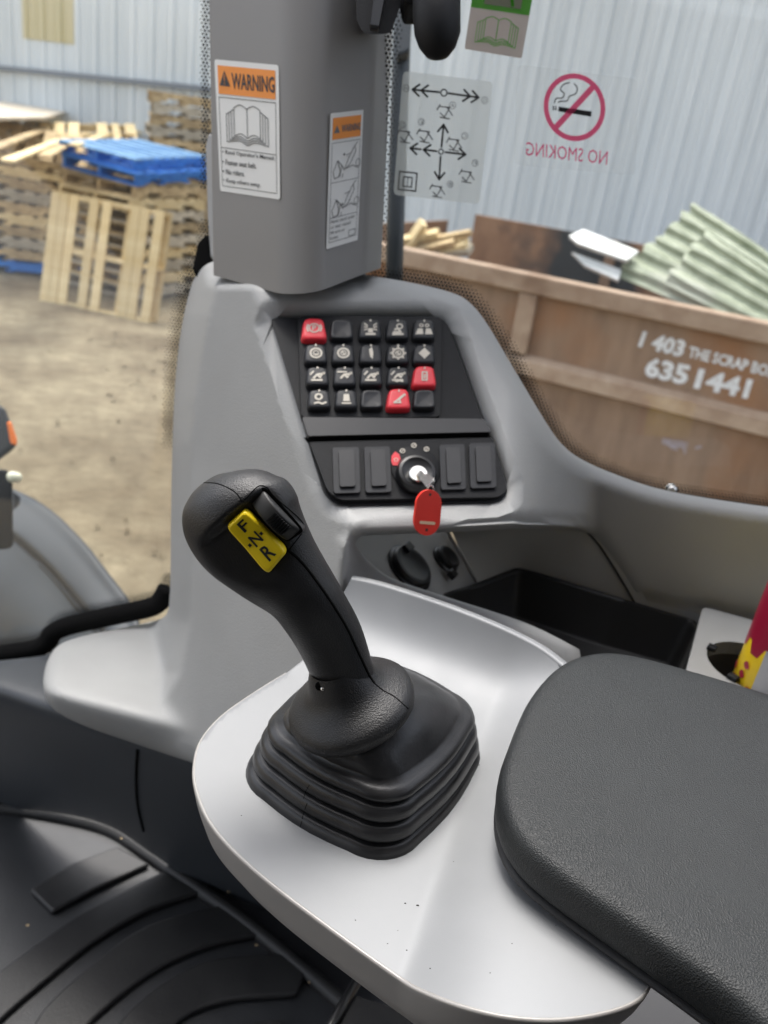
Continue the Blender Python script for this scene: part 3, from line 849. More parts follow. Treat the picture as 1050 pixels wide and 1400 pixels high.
# =================================================================== MACHINE, OUTSIDE THE GLASS
def outside_machine():
    e = empty('front_fender', P(60, 780, 1.6), 'dark grey plastic wheel fender with a curved edge beyond the windshield', 'fender')
    rows = []
    # rows run from the rear edge to the front, columns across
    top = [(-90, 640, 1.95), (0, 662, 1.85), (60, 690, 1.72), (110, 735, 1.58), (150, 785, 1.46), (185, 835, 1.36), (200, 900, 1.28)]
    def shift(f, dx, dy, dd): return [P(x + dx * (1 - .4 * i / 6), y + dy, d + dd) for i, (x, y, d) in enumerate(f)]
    rows = [shift(top, 0, 12, .12), shift(top, 0, 0, 0), shift(top, -22, 10, -.02), shift(top, -48, 26, -.04), shift(top, -60, 32, -.035), shift(top, -66, 38, -.01), shift(top, -76, 46, -.012), shift(top, -140, 120, -.04), shift(top, -260, 240, .12)]
    sheet('fender_shell', rows, M['fender'], e, .006, 5)
    S = Soup(); 
    # orange marker lamp at the far left
    e2 = empty('marker_lamp', P(5, 590, 1.5), 'black marker lamp with an amber lens at the left frame edge', 'lamp')
    d = 1.5
    out = [P(x, y, d) for x, y in ((-60, 560), (-8, 548), (8, 560), (17, 585), (24, 605), (22, 612), (-5, 632), (-60, 650))]
    S = Soup(); S.prism(out, ray(5., 590.) * .10); bevel(S.make('lamp_housing', M['dark_panel'], e2), .012, 3)
    S = Soup(); S.prism([P(x, y, d - .006) for x, y in ((9, 577), (15, 576), (23, 600), (23, 610), (14, 606))], ray(16., 590.) * .05); bevel(S.make('amber_lens', M['lens_orange'], e2), .003)
    e3 = empty('bracket_box', P(0, 700, 1.4), 'black box bracket standing on the fender at the left frame edge', 'bracket')
    S = Soup(); S.prism([P(x, y, 1.4) for x, y in ((-60, 640), (10, 642), (17, 655), (18, 745), (14, 750), (-5, 752), (-60, 770))], ray(5., 700.) * .08); bevel(S.make('box_shell', M['black'], e3), .006, 2)
    S = Soup(); S.prism([P(x, y, 1.39) for x, y in ((18, 672), (28, 680), (27, 690), (18, 698))], ray(20., 690.) * .04); S.make('side_knob', M['dark_panel'], e3)
    lathe('bolt_head', P(16, 652, 1.39), -cf, [(.009, -.02), (.009, 0), (.006, .004)], M['lens_clear'], e3, 14, cap1=True)
    # vertical bar outside the side window
    b = empty('grab_bar', P(541, 380, .98), 'dark vertical bar just outside the side window by the pillar', 'grab bar')
    tube('bar_tube', [P(555, -120, .98), P(549, 60, .98), P(541, 300, 1.0), P(536, 480, 1.02)], .0105, M['steel_dark'], b, 14)
    S = Soup(); S.prism([P(x, y, .955) for x, y in ((548, -10), (566, -10), (560, 70), (543, 76))], cf * .02); bevel(S.make('bar_clamp', M['sill'], b), .003)
outside_machine()

# =================================================================== CAB GLASS
def uvs(pl):
    n = pl.n; a = np.cross(n, [0, 0, 1.0]); a /= np.linalg.norm(a); return a, np.cross(n, a)
side_pl = vert((-.2, .765), (.8, .765))
front_pl = pl3((262, 60, .80), (262, 840, .90), (-40, 880, .92))
def dots(name, pl, region, edge, pitch, parent, r0=.00125, fade=.02, solid=.004, off=.0, closed=False):
    a, b = uvs(pl)
    E = np.array([[ (pl.at(x, y) - pl.a) @ a, (pl.at(x, y) - pl.a) @ b] for x, y in edge])
    Rg = np.array([[ (pl.at(x, y) - pl.a) @ a, (pl.at(x, y) - pl.a) @ b] for x, y in region])
    lo, hi = Rg.min(0), Rg.max(0)
    g = []; j = 0; y = lo[1]
    while y < hi[1]:
        x = lo[0] + (pitch / 2 if j % 2 else 0)
        while x < hi[0]: g.append((x, y)); x += pitch
        y += pitch * .866; j += 1
    g = np.array(g); g = g[inside(g, Rg)]
    d = dist_line(g[:, 0], g[:, 1], E)
    k = d < fade; g, d = g[k], d[k]
    vs = []; fs = []
    for (x, y), q in zip(g, d):
        r = r0 * (1.0 if q < solid else (1 - .62 * (q - solid) / (fade - solid))); o = pl.a + a * x + b * y + pl.n * off; i0 = len(vs)
        for t in range(6): vs.append(o + r * (cos(t * pi / 3) * a + sin(t * pi / 3) * b))
        fs.append(tuple(range(i0, i0 + 6)))
    o = mesh(name, vs, fs, M['frit'], parent, False); o['kind'] = 'stuff'; return o
def ribbon(name, pl, edge, w, m, parent, off=.0005, side=1):
    """flat opaque band along an edge line on the glass"""
    a, b = uvs(pl); E = np.array([pl.at(x, y) for x, y in edge]); n = len(E); vs = []
    T = np.gradient(E, axis=0); T /= np.linalg.norm(T, axis=1)[:, None]
    Nn = np.cross(T, pl.n) * side
    vs = list(E - Nn * w * .5 + pl.n * off) + list(E + Nn * w * .5 + pl.n * off)
    return mesh(name, vs, [(i, i + 1, i + 1 + n, i + n) for i in range(n - 1)], m, parent, False)
def side_window():
    e = empty('side_window', side_pl.at(800, 400), 'large clear side window of the cab with safety stickers', 'window')
    S = Soup(); c = [side_pl.at(x, y, -.003) for x, y in ((470, -700), (1900, -500), (1900, 960), (470, 640))]
    S.prism(c, side_pl.n * .003); S.make('glass_pane', M['glass'], e)
    pe = spline([(524, -150), (519, 0), (510, 130), (503, 250), (496, 378)], 6)
    dots('frit_dots', side_pl, [(495, -150), (560, -150), (553, 100), (535, 385), (485, 385)], pe, .0034, e, .00155, .020, .004, .0006)
    ribbon('frit_band', side_pl, pe, .004, M['frit'], e, .0006)
    ce = spline([(495, 378), (560, 388), (622, 402), (648, 422), (676, 462), (720, 535), (752, 588), (785, 624), (830, 648), (900, 672), (1000, 688), (1100, 700)], 6)
    reg = [(495, 400), (520, 345), (640, 370), (700, 440), (780, 560), (850, 620), (1100, 660), (1100, 720), (820, 680), (700, 560), (640, 430)]
    dots('frit_dots', side_pl, reg, ce, .0033, e, .0015, .0135, .005, .0006)
    # ---- control pattern decal (frosted, read from outside)
    d = empty_child('control_decal', e)
    q = Quad((551, 97), (674, 112), (655, 279), (538, 266), side_pl)
    S = Soup(); q.poly(S, round_poly([(0, 0), (1, 0), (1, 1), (0, 1)], .05, 4), .0010); S.make('decal_film', M['film'], d)
    S = Soup(); o = .0014
    def arrow(a, b, w=.017, heads=1):
        q.stroke(S, [a, b], w, o)
        A = np.array([a[0] * q.asp, a[1]]); B = np.array([b[0] * q.asp, b[1]]); t = (B - A) / np.linalg.norm(B - A); n = np.array([-t[1], t[0]])
        for h in range(heads):
            tip = B - t * .075 * h
            for s in (1, -1):
                z = tip - t * .06 + n * s * .045; q.stroke(S, [(tip[0] / q.asp, tip[1]), (z[0] / q.asp, z[1])], w, o + .00005)
    q.disc(S, .47, .13, .032, o, ring=.012)
    arrow((.42, .13), (.12, .135), heads=2); arrow((.52, .13), (.86, .135), heads=2)
    q.disc(S, .50, .60, .026, o, ring=.010)
    arrow((.50, .56), (.50, .38)); arrow((.50, .64), (.51, .83)); arrow((.55, .60), (.78, .60)); arrow((.45, .60), (.30, .60)); arrow((.27, .60), (.15, .60))
    S.make('direction_arrows', M['arrow_ink'], d)
    S = Soup()
    for (u, v, l) in ((.05, .13, 'H'), (.93, .15, 'G'), (.58, .22, 'A'), (.25, .38, 'E'), (.75, .45, 'C'), (.04, .42, 'D'), (.90, .66, 'F'), (.64, .86, 'B')):
        q.disc(S, u, v, .030, o, 14, .005); q.text(S, l, u - .02, v - .016, u + .02, v + .016, o, mirror=True)
    for (u, v) in ((.50, .27), (.30, .48), (.64, .52), (.08, .50), (.82, .77), (.50, .92)):
        for pts in ([(-.07, -.03), (.05, -.03), (.0, .05), (-.05, .02)], [(.02, -.03), (.09, .03)], [(-.09, .0), (-.06, -.045)], [(-.05, .055), (.06, .06)]):
            q.stroke(S, [(u + a, v + b) for a, b in pts], .010, o)
    q.stroke(S, [(.05, .80), (.25, .80), (.25, .95), (.05, .95)], .014, o, True); q.stroke(S, [(.10, .84), (.20, .84), (.20, .92), (.10, .92)], .012, o, True); q.stroke(S, [(.15, .84), (.15, .92)], .008, o + .0001)
    S.make('lever_symbols', M['grey_ink'], d)
    # ---- no smoking decal, mirrored
    d = empty_child('no_smoking_decal', e)
    q = Quad((707, 88), (872, 108), (868, 240), (702, 225), side_pl)
    S = Soup(); q.poly(S, round_poly([(0, 0), (1, 0), (1, 1), (0, 1)], .06, 4), .0010); S.make('decal_film', M['film_clear'], d)
    qc = Quad((744, 99), (826, 102), (826, 195), (744, 191), side_pl)
    S = Soup()
    qc.disc(S, .5, .5, .5, .0018, 44, .078)
    w = .078
    qc.poly(S, [(.5 + a, .5 + b) for a, b in ((-.335, .27), (.27, -.335), (.335, -.27), (-.27, .335))], .0019)
    S.make('prohibition_ring', M['pink'], d)
    S = Soup(); qt = Quad((719, 192), (831, 205), (829, 227), (719, 214), side_pl)
    qt.text(S, 'NO SMOKING', 0, .08, 1, .92, .0018, 0, True); S.make('no_smoking_text', M['pink'], d, fix=False)
    S = Soup(); qc.poly(S, [(.24, .50), (.79, .55), (.78, .63), (.23, .57)], .0014)
    for u in (.14, .18): qc.poly(S, [(u, .49), (u + .022, .492), (u + .022, .56), (u, .558)], .0014)
    qc.stroke(S, spline([(.17, .45), (.20, .38), (.30, .37), (.33, .30), (.27, .25), (.32, .17), (.42, .14)], 5), .018, .0014)
    qc.stroke(S, spline([(.23, .44), (.27, .42), (.38, .41), (.42, .34), (.52, .30), (.55, .22), (.50, .15)], 5), .018, .0014)
    S.make('cigarette_symbol', M['ink'], d)
    # ---- green and brown manual sticker at the top
    d = empty_child('manual_sticker', e)
    q = Quad((655, -70), (738, -60), (713, 80), (635, 67), side_pl)
    S = Soup(); q.poly(S, round_poly([(0, 0), (1, 0), (1, 1), (0, 1)], .03, 3), .0010); S.make('sticker_backing', M['tan'], d)
    S = Soup(); q.rect(S, .0, .02, 1, .57, .0014); S.make('green_block', M['green'], d)
    S = Soup(); q.rect(S, .22, .10, .84, .52, .0018); S.make('sticker_window', M['tan'], d)
    S = Soup(); q.stroke(S, [(.55, .18), (.70, .50)], .035, .0022); q.stroke(S, book_lines(.50, .79, .66, .30), .010, .0018) if False else None
    for pl_ in book_strokes(): q.stroke(S, [(.12 + .78 * a, .62 + .32 * b) for a, b in pl_], .009, .0018)
    S.make('book_symbol', M['green'], d)
    # small bolt at the window edge
    lathe('window_clip', side_pl.at(916, 668, .004), side_pl.n, [(.006, -.002), (.006, .003), (.003, .005)], M['chrome'], e, 14, cap1=True)
def empty_child(name, par):
    o = bpy.data.objects.new(name, None); COL.objects.link(o); o.parent = par; o.matrix_parent_inverse = Matrix.LocRotScale(par.location, par.rotation_euler, None).inverted(); o.empty_display_size = .02
    o.location = (0, 0, 0); return o
def parent_inv(p):
    if p.parent is None: return Matrix.LocRotScale(p.location, p.rotation_euler, p.scale).inverted()
    return Matrix.Identity(4)
def book_strokes():
    """open book with stacked pages, in the unit square"""
    L = []
    L.append(list(spline([(.22, .12), (.36, .04), (.50, .12)], 5)) + [np.array((.50, .78))])
    L.append(list(spline([(.50, .12), (.64, .04), (.78, .12)], 5)) + [np.array((.78, .76))])
    L.append([(.22, .12), (.22, .76)] + list(spline([(.22, .76), (.36, .69), (.50, .78)], 5)))
    L.append(list(spline([(.50, .78), (.64, .69), (.78, .76)], 5)))
    for k in (1, 2, 3):
        a, b = .22 - .055 * k, .78 + .055 * k; t, v = .12 + .045 * k, .76 + .05 * k
        L.append([(a + .045, t), (a, t + .02), (a, v)] + list(spline([(a, v), (.36 - .01 * k, v - .05), (.5, v + .03), (.64 + .01 * k, v - .05), (b, v)], 4)) + [np.array((b, t + .02)), np.array((b - .045, t))])
    return L
side_window()
def front_window():
    e = empty('windshield', front_pl.at(120, 500), 'curved front windshield pane left of the pillar looking over the fender', 'window')
    S = Soup(); c = [front_pl.at(x, y, -.003) for x, y in ((330, -500), (-700, -500), (-700, 1000), (-10, 905), (80, 890), (300, 860))]
    S.prism(c, front_pl.n * .003); S.make('glass_pane', M['glass'], e)
    seal = spline([(-60, 897), (0, 890), (50, 882), (68, 872), (76, 860), (98, 850), (150, 838), (205, 826), (222, 817), (231, 800)], 6)
    pe = spline([(282, -80), (282, 0), (281, 100), (281, 200), (280, 260)], 6)
    dots('frit_dots', front_pl, [(262, -80), (300, -80), (300, 260), (264, 260)], pe, .0036, e, .0015, .0055, .002, .0006)
    c3 = spline([(290, 300), (283, 340), (262, 385), (248, 450), (240, 520), (236, 600)], 6)
    dots('frit_dots', front_pl, [(300, 300), (262, 300), (225, 420), (222, 620), (250, 620), (300, 400)], c3, .0034, e, .0014, .014, .004, .0006)
    up = [(x, y - 8) for x, y in seal]
    dots('frit_dots', front_pl, [(-60, 860), (60, 840), (90, 815), (200, 790), (218, 600), (245, 600), (240, 840), (90, 870), (60, 900), (-60, 905)], up, .0034, e, .0015, .009, .004, .0006)
    # rubber seal along the bottom
    E = [front_pl.at(x, y + 3, .006) for x, y in seal]
    tube('rubber_seal', E, .0105, M['matte'], e, 10)
    S = Soup(); b = [P(x, y, .80) for x, y in ((262, 368), (270, 330), (283, 318), (292, 350), (294, 380), (272, 384))]
    S.prism(b, cf * .02); bevel(S.make('seal_corner', M['matte'], e), .003)
front_window()

# =================================================================== PILLAR
def pillar():
    e = empty('cab_pillar', P(400, 400, .70), 'tall grey corner pillar of the cab with two orange warning stickers', 'pillar')
    bot = [(290, 376, .712), (388, 403, .652), (432, 400, .646), (499, 374, .680)]
    top = [(283, -60, .674), (391, -60, .612), (440, -60, .607), (519, -60, .640)]
    back = [(560, 0, .20), (520, 20, .28), (330, 20, .25)]
    def ring(c):
        A = [P(*q) for q in c]
        A += [A[3] + np.array([.012, .05, 0]), A[0] + np.array([.005, .06, 0])]
        return round_poly(A, [.006, .020, .020, .007, .01, .01], 8)
    r0, r1 = ring(bot), ring(top)
    rings = [r0 * (1 - t) + r1 * t for t in np.linspace(0, 1, 6)]
    o = loft('pillar_cover', rings, M['pillar'], e, True, True, False, 60)
    # thin pale cover strip seen on the far left edge
    S = Soup(); S.prism([P(x, y, .79) for x, y in ((281, 200), (286, 182), (300, 182), (300, 360), (288, 352), (284, 300))], cf * .01); bevel(S.make('edge_strip', M['grey'], e), .002)
    left = pl3((290, 376, .712), (388, 403, .652), (391, -60, .612))
    right = pl3((432, 400, .646), (499, 374, .680), (519, -60, .640))
    bv = BVHTree.FromObject(o, bpy.context.evaluated_depsgraph_get())
    def place(corners, pl):
        # move plane to touch the surface
        ds = []
        for x, y in corners:
            r = ray(x, y); h = bv.ray_cast(Vector(CO), Vector(r).normalized())
            if h[0]: ds.append((np.array(h[0]) - pl.a) @ pl.n)
        pl.a = pl.a + pl.n * (max(ds) + .0004); return pl
    # ---- big sticker
    c = [(293, 81), (381, 89), (383, 273), (301, 261)]
    q = Quad(*c, place(c, left)); d = empty_child('warning_sticker', e); d['label'] = 'larger warning sticker with open book'
    S = Soup(); q.poly(S, round_poly([(0, 0), (1, 0), (1, 1), (0, 1)], .03, 3), 0); S.make('sticker_backing', M['white'], d)
    S = Soup(); q.rect(S, .05, .04, .95, .245, .0003); S.make('orange_header', M['orange'], d)
    S = Soup(); q.poly(S, [(.16, .075), (.245, .185), (.075, .185)], .0006); q.text(S, 'WARNING', .27, .085, .94, .20, .0006, .02)
    q.stroke(S, [(.05, .27), (.95, .27), (.95, .955), (.05, .955)], .005, .0003, True); q.stroke(S, [(.05, .65), (.95, .655)], .005, .0004)
    for p_ in book_strokes(): q.stroke(S, [(.12 + .75 * a, .30 + .33 * b) for a, b in p_], .0065, .0005)
    for i, t in enumerate(["\u2022 Read Operator's Manual.", '\u2022 Fasten seat belt.', '\u2022 No riders.', '\u2022 Keep others away.']):
        w = (.86, .56, .36, .62)[i]; v = .665 + .075 * i
        q.text(S, t, .07, v, .07 + w, v + .042, .0006, .012)
    S.make('printed_text', M['ink'], d, fix=False)
    S = Soup(); q.poly(S, [(.155, .105), (.168, .105), (.165, .155), (.158, .155)], .0009); q.disc(S, .1615, .168, .006, .0009, 8); S.make('exclamation_mark', M['orange'], d)
    # ---- narrow sticker
    c = [(452, 155), (497, 150), (489, 328), (446, 341)]
    q = Quad(*c, place(c, right)); d = empty_child('warning_sticker', e); d['label'] = 'narrow warning sticker with loader drawings'
    S = Soup(); q.poly(S, round_poly([(0, 0), (1, 0), (1, 1), (0, 1)], .02, 3), 0); S.make('sticker_backing', M['white'], d)
    S = Soup(); q.rect(S, .07, .035, .93, .19, .0003); S.make('orange_header', M['orange'], d)
    S = Soup(); q.poly(S, [(.19, .09), (.28, .145), (.10, .145)], .0006); q.text(S, 'WARNING', .33, .09, .92, .145, .0006, .02)
    q.stroke(S, [(.07, .215), (.93, .215), (.93, .955), (.07, .955)], .004, .0003, True)
    for v in (.505, .77): q.stroke(S, [(.07, v), (.93, v)], .004, .0004)
    for v0 in (.23, .52):
        f = lambda a, b: (.08 + .85 * a, v0 + .26 * b)
        for s in ([(.1, .95), (.05, .75), (.2, .45), (.35, .6), (.3, .9), (.1, .95)], [(.2, .45), (.3, .75), (.25, .93)], [(.35, .6), (.45, .75), (.6, .4), (.8, .1), (.85, .25), (.65, .6), (.5, .72)],
                  [(.8, .1), (.9, .0)], [(.5, .72), (.75, .65), (.95, .75)], [(.4, .85), (.38, .95)]):
            q.stroke(S, [f(*p) for p in s], .006, .0005)
        q.disc(S, *f(.95, .6), .030, .0006, 16, .005); q.disc(S, *f(.42, .30 if v0 < .4 else .62), .010, .0006, 8)
        q.stroke(S, [f(.5, .33), f(.65, .3)], .005, .0005)
    for i, t in enumerate(['Never stand under', 'or near raised', 'lift arm or', 'bucket.']):
        q.text(S, t, .10, .785 + .042 * i, .10 + (.75, .62, .45, .25)[i], .81 + .042 * i, .0006, .01)
    q.stroke(S, [(.68, .90), (.88, .90), (.88, .945), (.68, .945)], .005, .0005, True)
    S.make('printed_text', M['grey_ink'], d, fix=False)
pillar()
def top_arm():
    e = empty('roof_bracket', P(570, 10, .6), 'black bracket with a round ended arm hanging at the top beside the pillar', 'bracket')
    S = Soup(); S.prism(round_poly([P(x, y, .60) for x, y in ((487, -60), (487, 28), (497, 46), (512, 47), (534, 46), (552, -5), (556, -60))], .004, 3), ray(520., 20.) * .04); bevel(S.make('bracket_body', M['black'], e), .003, 3)
    S = Soup(); S.prism([P(x, y, .595) for x, y in ((520, -60), (538, -60), (518, 46), (505, 44))], -cf * .006); bevel(S.make('bracket_rib', M['black_gloss'], e), .002)
    tube('arm_end', [P(596, -90, .58), P(597, -30, .58), P(597, 20, .58), P(598, 45, .58), P(598, 62, .58), P(598, 74, .58), P(598, 80, .58)], [.0165, .0165, .0165, .0160, .0130, .0085, .002], M['black'], e, 24)
    S = Soup(); S.prism([P(x, y, .585) for x, y in ((540, -60), (600, -60), (590, 2), (552, 2))], cf * .03); bevel(S.make('arm_link', M['black'], e), .003)
top_arm()

# =================================================================== SIDE CONSOLE
panel_px = round_poly([(371, 436), (604, 437), (614, 449), (694, 672), (682, 686), (462, 690), (444, 676)], [7, 10, 8, 12, 12, 12, 14], 5)
pA = pl3((380, 440, .655), (690, 680, .615), (455, 690, .590))
pA2 = pl3((380, 440, .667), (690, 680, .627), (455, 690, .602))           # the sunken black fascia
_a = lambda x, y: float(pA.d(np.array([x]), np.array([y]))[0])
pS = pl3((345, 405, _a(345, 405) - .001), (474, 722, _a(474, 722) - .001), (240, 965, .762))
def ridge_x(y): return np.interp(y, [340, 385, 430, 480, 540, 600, 850, 920, 975, 1050], [312, 300, 287, 278, 269, 263, 262, 248, 216, 190])
pShelf = hz(-.507)
pFas = pl3((70, 955, .775), (180, 985, .765), (120, 1030, .80))
pL = pl3((800, 650, .725), (1050, 700, .705), (950, 840, .775))
pLt = pl3((800, 650, .725), (1050, 700, .705), (950, 740, .715))
pQ = pl3((478, 740, float(pA.d(np.array([478]), np.array([740]))[0]) + .004), (601, 813, .672), (790, 888, .650))
band_in = [(345, 405), (350, 430), (372, 500), (405, 590), (440, 680), (455, 705), (475, 722)]
def strip_d(x, y):      # depth of the narrow shelf behind the silver lip, following its edge
    return np.interp(x + .3 * (y - 800), [455, 500, 600, 790], [float(pA.d(np.array([478.]), np.array([740.]))[0]) + .003, .640, .662, .655])
def console_depth(x, y):
    a = pA.d(x, y)
    # sunken towards the fascia: a bevel band
    dp = dist_line(x, y, panel_px, True); ins = inside(np.stack([x, y], 1), panel_px)
    dp = np.where(ins, 0, dp)
    wband = np.interp(x, [330, 460, 640, 700], [34, 26, 18, 16])
    wband = wband * (1 - .45 * sstep((470 - y) / 60) * sstep((x - 360) / 40))
    a = a + .012 * (1 - sstep(dp / wband))
    # left flank
    s = pS.d(x, y)
    t = s + .0021 * np.clip(ridge_x(y) - x, 0, None) * (1 + .0 * y)
    s = smax(s, t, .012)
    d = np.where(x < 520, smax(a, s, .005), a)
      # ledge under the right window
    w2 = sstep((x - 690) / 130)
    lw = pL.d(x, y)
    d = d * (1 - w2) + lw * w2
    # strip below the pocket and hidden lower part
    w3 = sstep((y - 727) / 18) * sstep((x - 455) / 30) * (x < 804)
    d = d * (1 - w3) + (strip_d(x, y) + .0012 * np.clip(y - np.interp(x, [480, 762], [806, 917]), 0, None)) * w3
    d = d + .035 * sstep((396 - y) / 26) * sstep((x - 276) / 22) * (1 - sstep((x - 490) / 20))     # shoulder under the pillar
    # foot on the left
    foot = smax(pShelf.d(x, y), pFas.d(x, y), .012)
    mfoot = sstep((285 - x) / 30) * sstep((y - 800) / 30)
    dm = smin(d, foot, .016)
    d = d * (1 - mfoot) + dm * mfoot
    return d
def console():
    e = empty('side_console', P(500, 700, .65), 'large grey moulded side console under the pillar and window', 'console')
    out = np.vstack([spline([(500, 376), (560, 386), (614, 399), (640, 412), (664, 440), (700, 500), (745, 575), (768, 607), (795, 628), (840, 648), (900, 668), (980, 683), (1080, 697)], 6),
                     [(1090, 870), (1000, 850), (958, 836)],
                     [(951, 848), (867, 822)],
                     spline([(866, 821), (845, 782), (822, 748), (806, 730), (780, 721), (720, 718), (640, 722), (560, 725), (505, 727)], 4),
                     spline([(495, 728), (486, 736), (488, 748), (505, 768), (537, 791), (601, 813), (720, 852), (792, 888)], 4),
                     [(800, 930), (700, 985), (560, 1020), (420, 1085), (300, 1062)],
                     spline([(272, 1046), (180, 1015), (110, 990), (72, 968), (60, 945), (60, 920), (68, 897), (84, 880), (120, 868), (180, 856), (222, 845), (231, 830)], 6),
                     spline([(233, 800), (234, 700), (236, 600), (240, 520), (248, 450), (262, 390), (277, 366), (292, 357)], 6),
                     [(330, 352), (480, 352)]])
    keep = [out[0]]
    for p in out[1:]:
        if np.hypot(*(p - keep[-1])) > 1.5: keep.append(p)
    out = np.array(keep)
    def efn(x, y):
        # sharper underside over the pocket, soft outer edges
        return np.where((y > 715) & (x > 470), .35, np.where((x < 300), .8, 1.0))
    o = relief('console_shell', out, console_depth, M['grey'], e, 5, .03, 24, .024, edge_fn=efn, holes=[panel_px], hole_edge=4, hole_r=.002, back=(0, .85, -.5), angle=60)
    return e, o
con, con_shell = console()
def seam(name, pxs, depth, r, m, parent, off=.0):
    pts = [P(x, y, depth(np.array([x]), np.array([y]))[0] - off) for x, y in spline(pxs, 5)]
    return tube(name, pts, r, m, parent, 6)
# fascia with key block and switch row
def fascia():
    e = empty('switch_panel', pA2.at(540, 560), 'black panel set in the grey console with blank switches and ignition', 'control panel')
    grow = 1.6
    c = panel_px.mean(0)
    out = panel_px + (panel_px - c) / np.linalg.norm(panel_px - c, axis=1)[:, None] * grow
    S = Soup(); 
    relief('panel_plate', out, lambda x, y: pA2.d(x, y) - .0015, M['black'], e, 30, .02, angle=30)
    # groove and bar between keys and switches
    def slab(name, pts, h0, h1, m, bv=.001, par=e):
        S = Soup(); p = [pA2.at(x, y, h0) for x, y in pts]; S.prism(p, pA2.n * (h1 - h0)); o = S.make(name, m, par)
        if bv: bevel(o, bv, 3)
        return o
    slab('panel_bar', round_poly([(412, 578), (658, 580), (668, 598), (420, 604)], 3, 3), .002, .008, M['black_gloss'], .002)
    slab('panel_groove', [(415, 600), (668, 596), (672, 603), (421, 608)], .0016, .0022, M['matte'], 0)
    slab('lower_plate', round_poly([(422, 609), (671, 603), (692, 672), (681, 684), (463, 688), (447, 676)], [3, 3, 8, 8, 8, 8], 4), .0018, .0052, M['black'], .001)
    # blank switches
    for (x0, y0, x1, y1) in ((453, 619, 489, 681), (496, 618, 531, 680), (598, 615, 632, 676), (638, 613, 673, 674)):
        b = slab('blank_switch', round_poly([(x0, y0), (x1, y0 - 1), (x1 + 2, y1 - 1), (x0 + 2, y1)], 4, 4), .005, .0075, M['key_black'], .0012)
        f = slab('switch_face', round_poly([(x0 + 8, y0 + 6), (x1 - 7, y0 + 5), (x1 - 5, y1 - 8), (x0 + 10, y1 - 7)], 3, 3), .007, .0095, M['black_gloss'], .0012, b)
    # ignition
    n = pA2.n; c = pA2.at(566, 649, .005)
    d = empty_child('ignition_switch', e)
    def disc(name, x, y, prof, m, par=d, nn=36, ang=40): return lathe(name, pA2.at(x, y, 0), n, prof, m, par, nn, cap1=True, angle=ang)
    disc('label_disc', 566, 645, [(.0185, .004), (.0185, .0062), (.018, .0066)], M['black'])
    disc('switch_bezel', 566, 656, [(.0150, .006), (.0150, .010), (.0135, .013), (.0115, .0135), (.010, .0125)], M['black_gloss'])
    disc('lock_barrel', 567, 661, [(.0068, .012), (.0068, .0150), (.0062, .0156)], M['chrome'])
    q = Quad((520, 606), (612, 604), (614, 692), (522, 694), pA2)
    S = Soup(); q.poly(S, [(.14, .27), (.19, .21), (.25, .25), (.27, .32), (.22, .42), (.15, .42), (.13, .35)], .0072); S.make('off_mark', M['red_key'], d)
    S = Soup()
    for u, v in ((.30, .20), (.47, .12), (.655, .18)):
        q.disc(S, u, v, .038, .0072, 14, .012); q.stroke(S, [(u - .015, v + .01), (u + .015, v - .01)], .012, .0074)
    q.disc(S, .2, .34, .03, .0076, 12, .008)
    S.make('position_marks', M['pale'], d)
    return e
fasc = fascia()
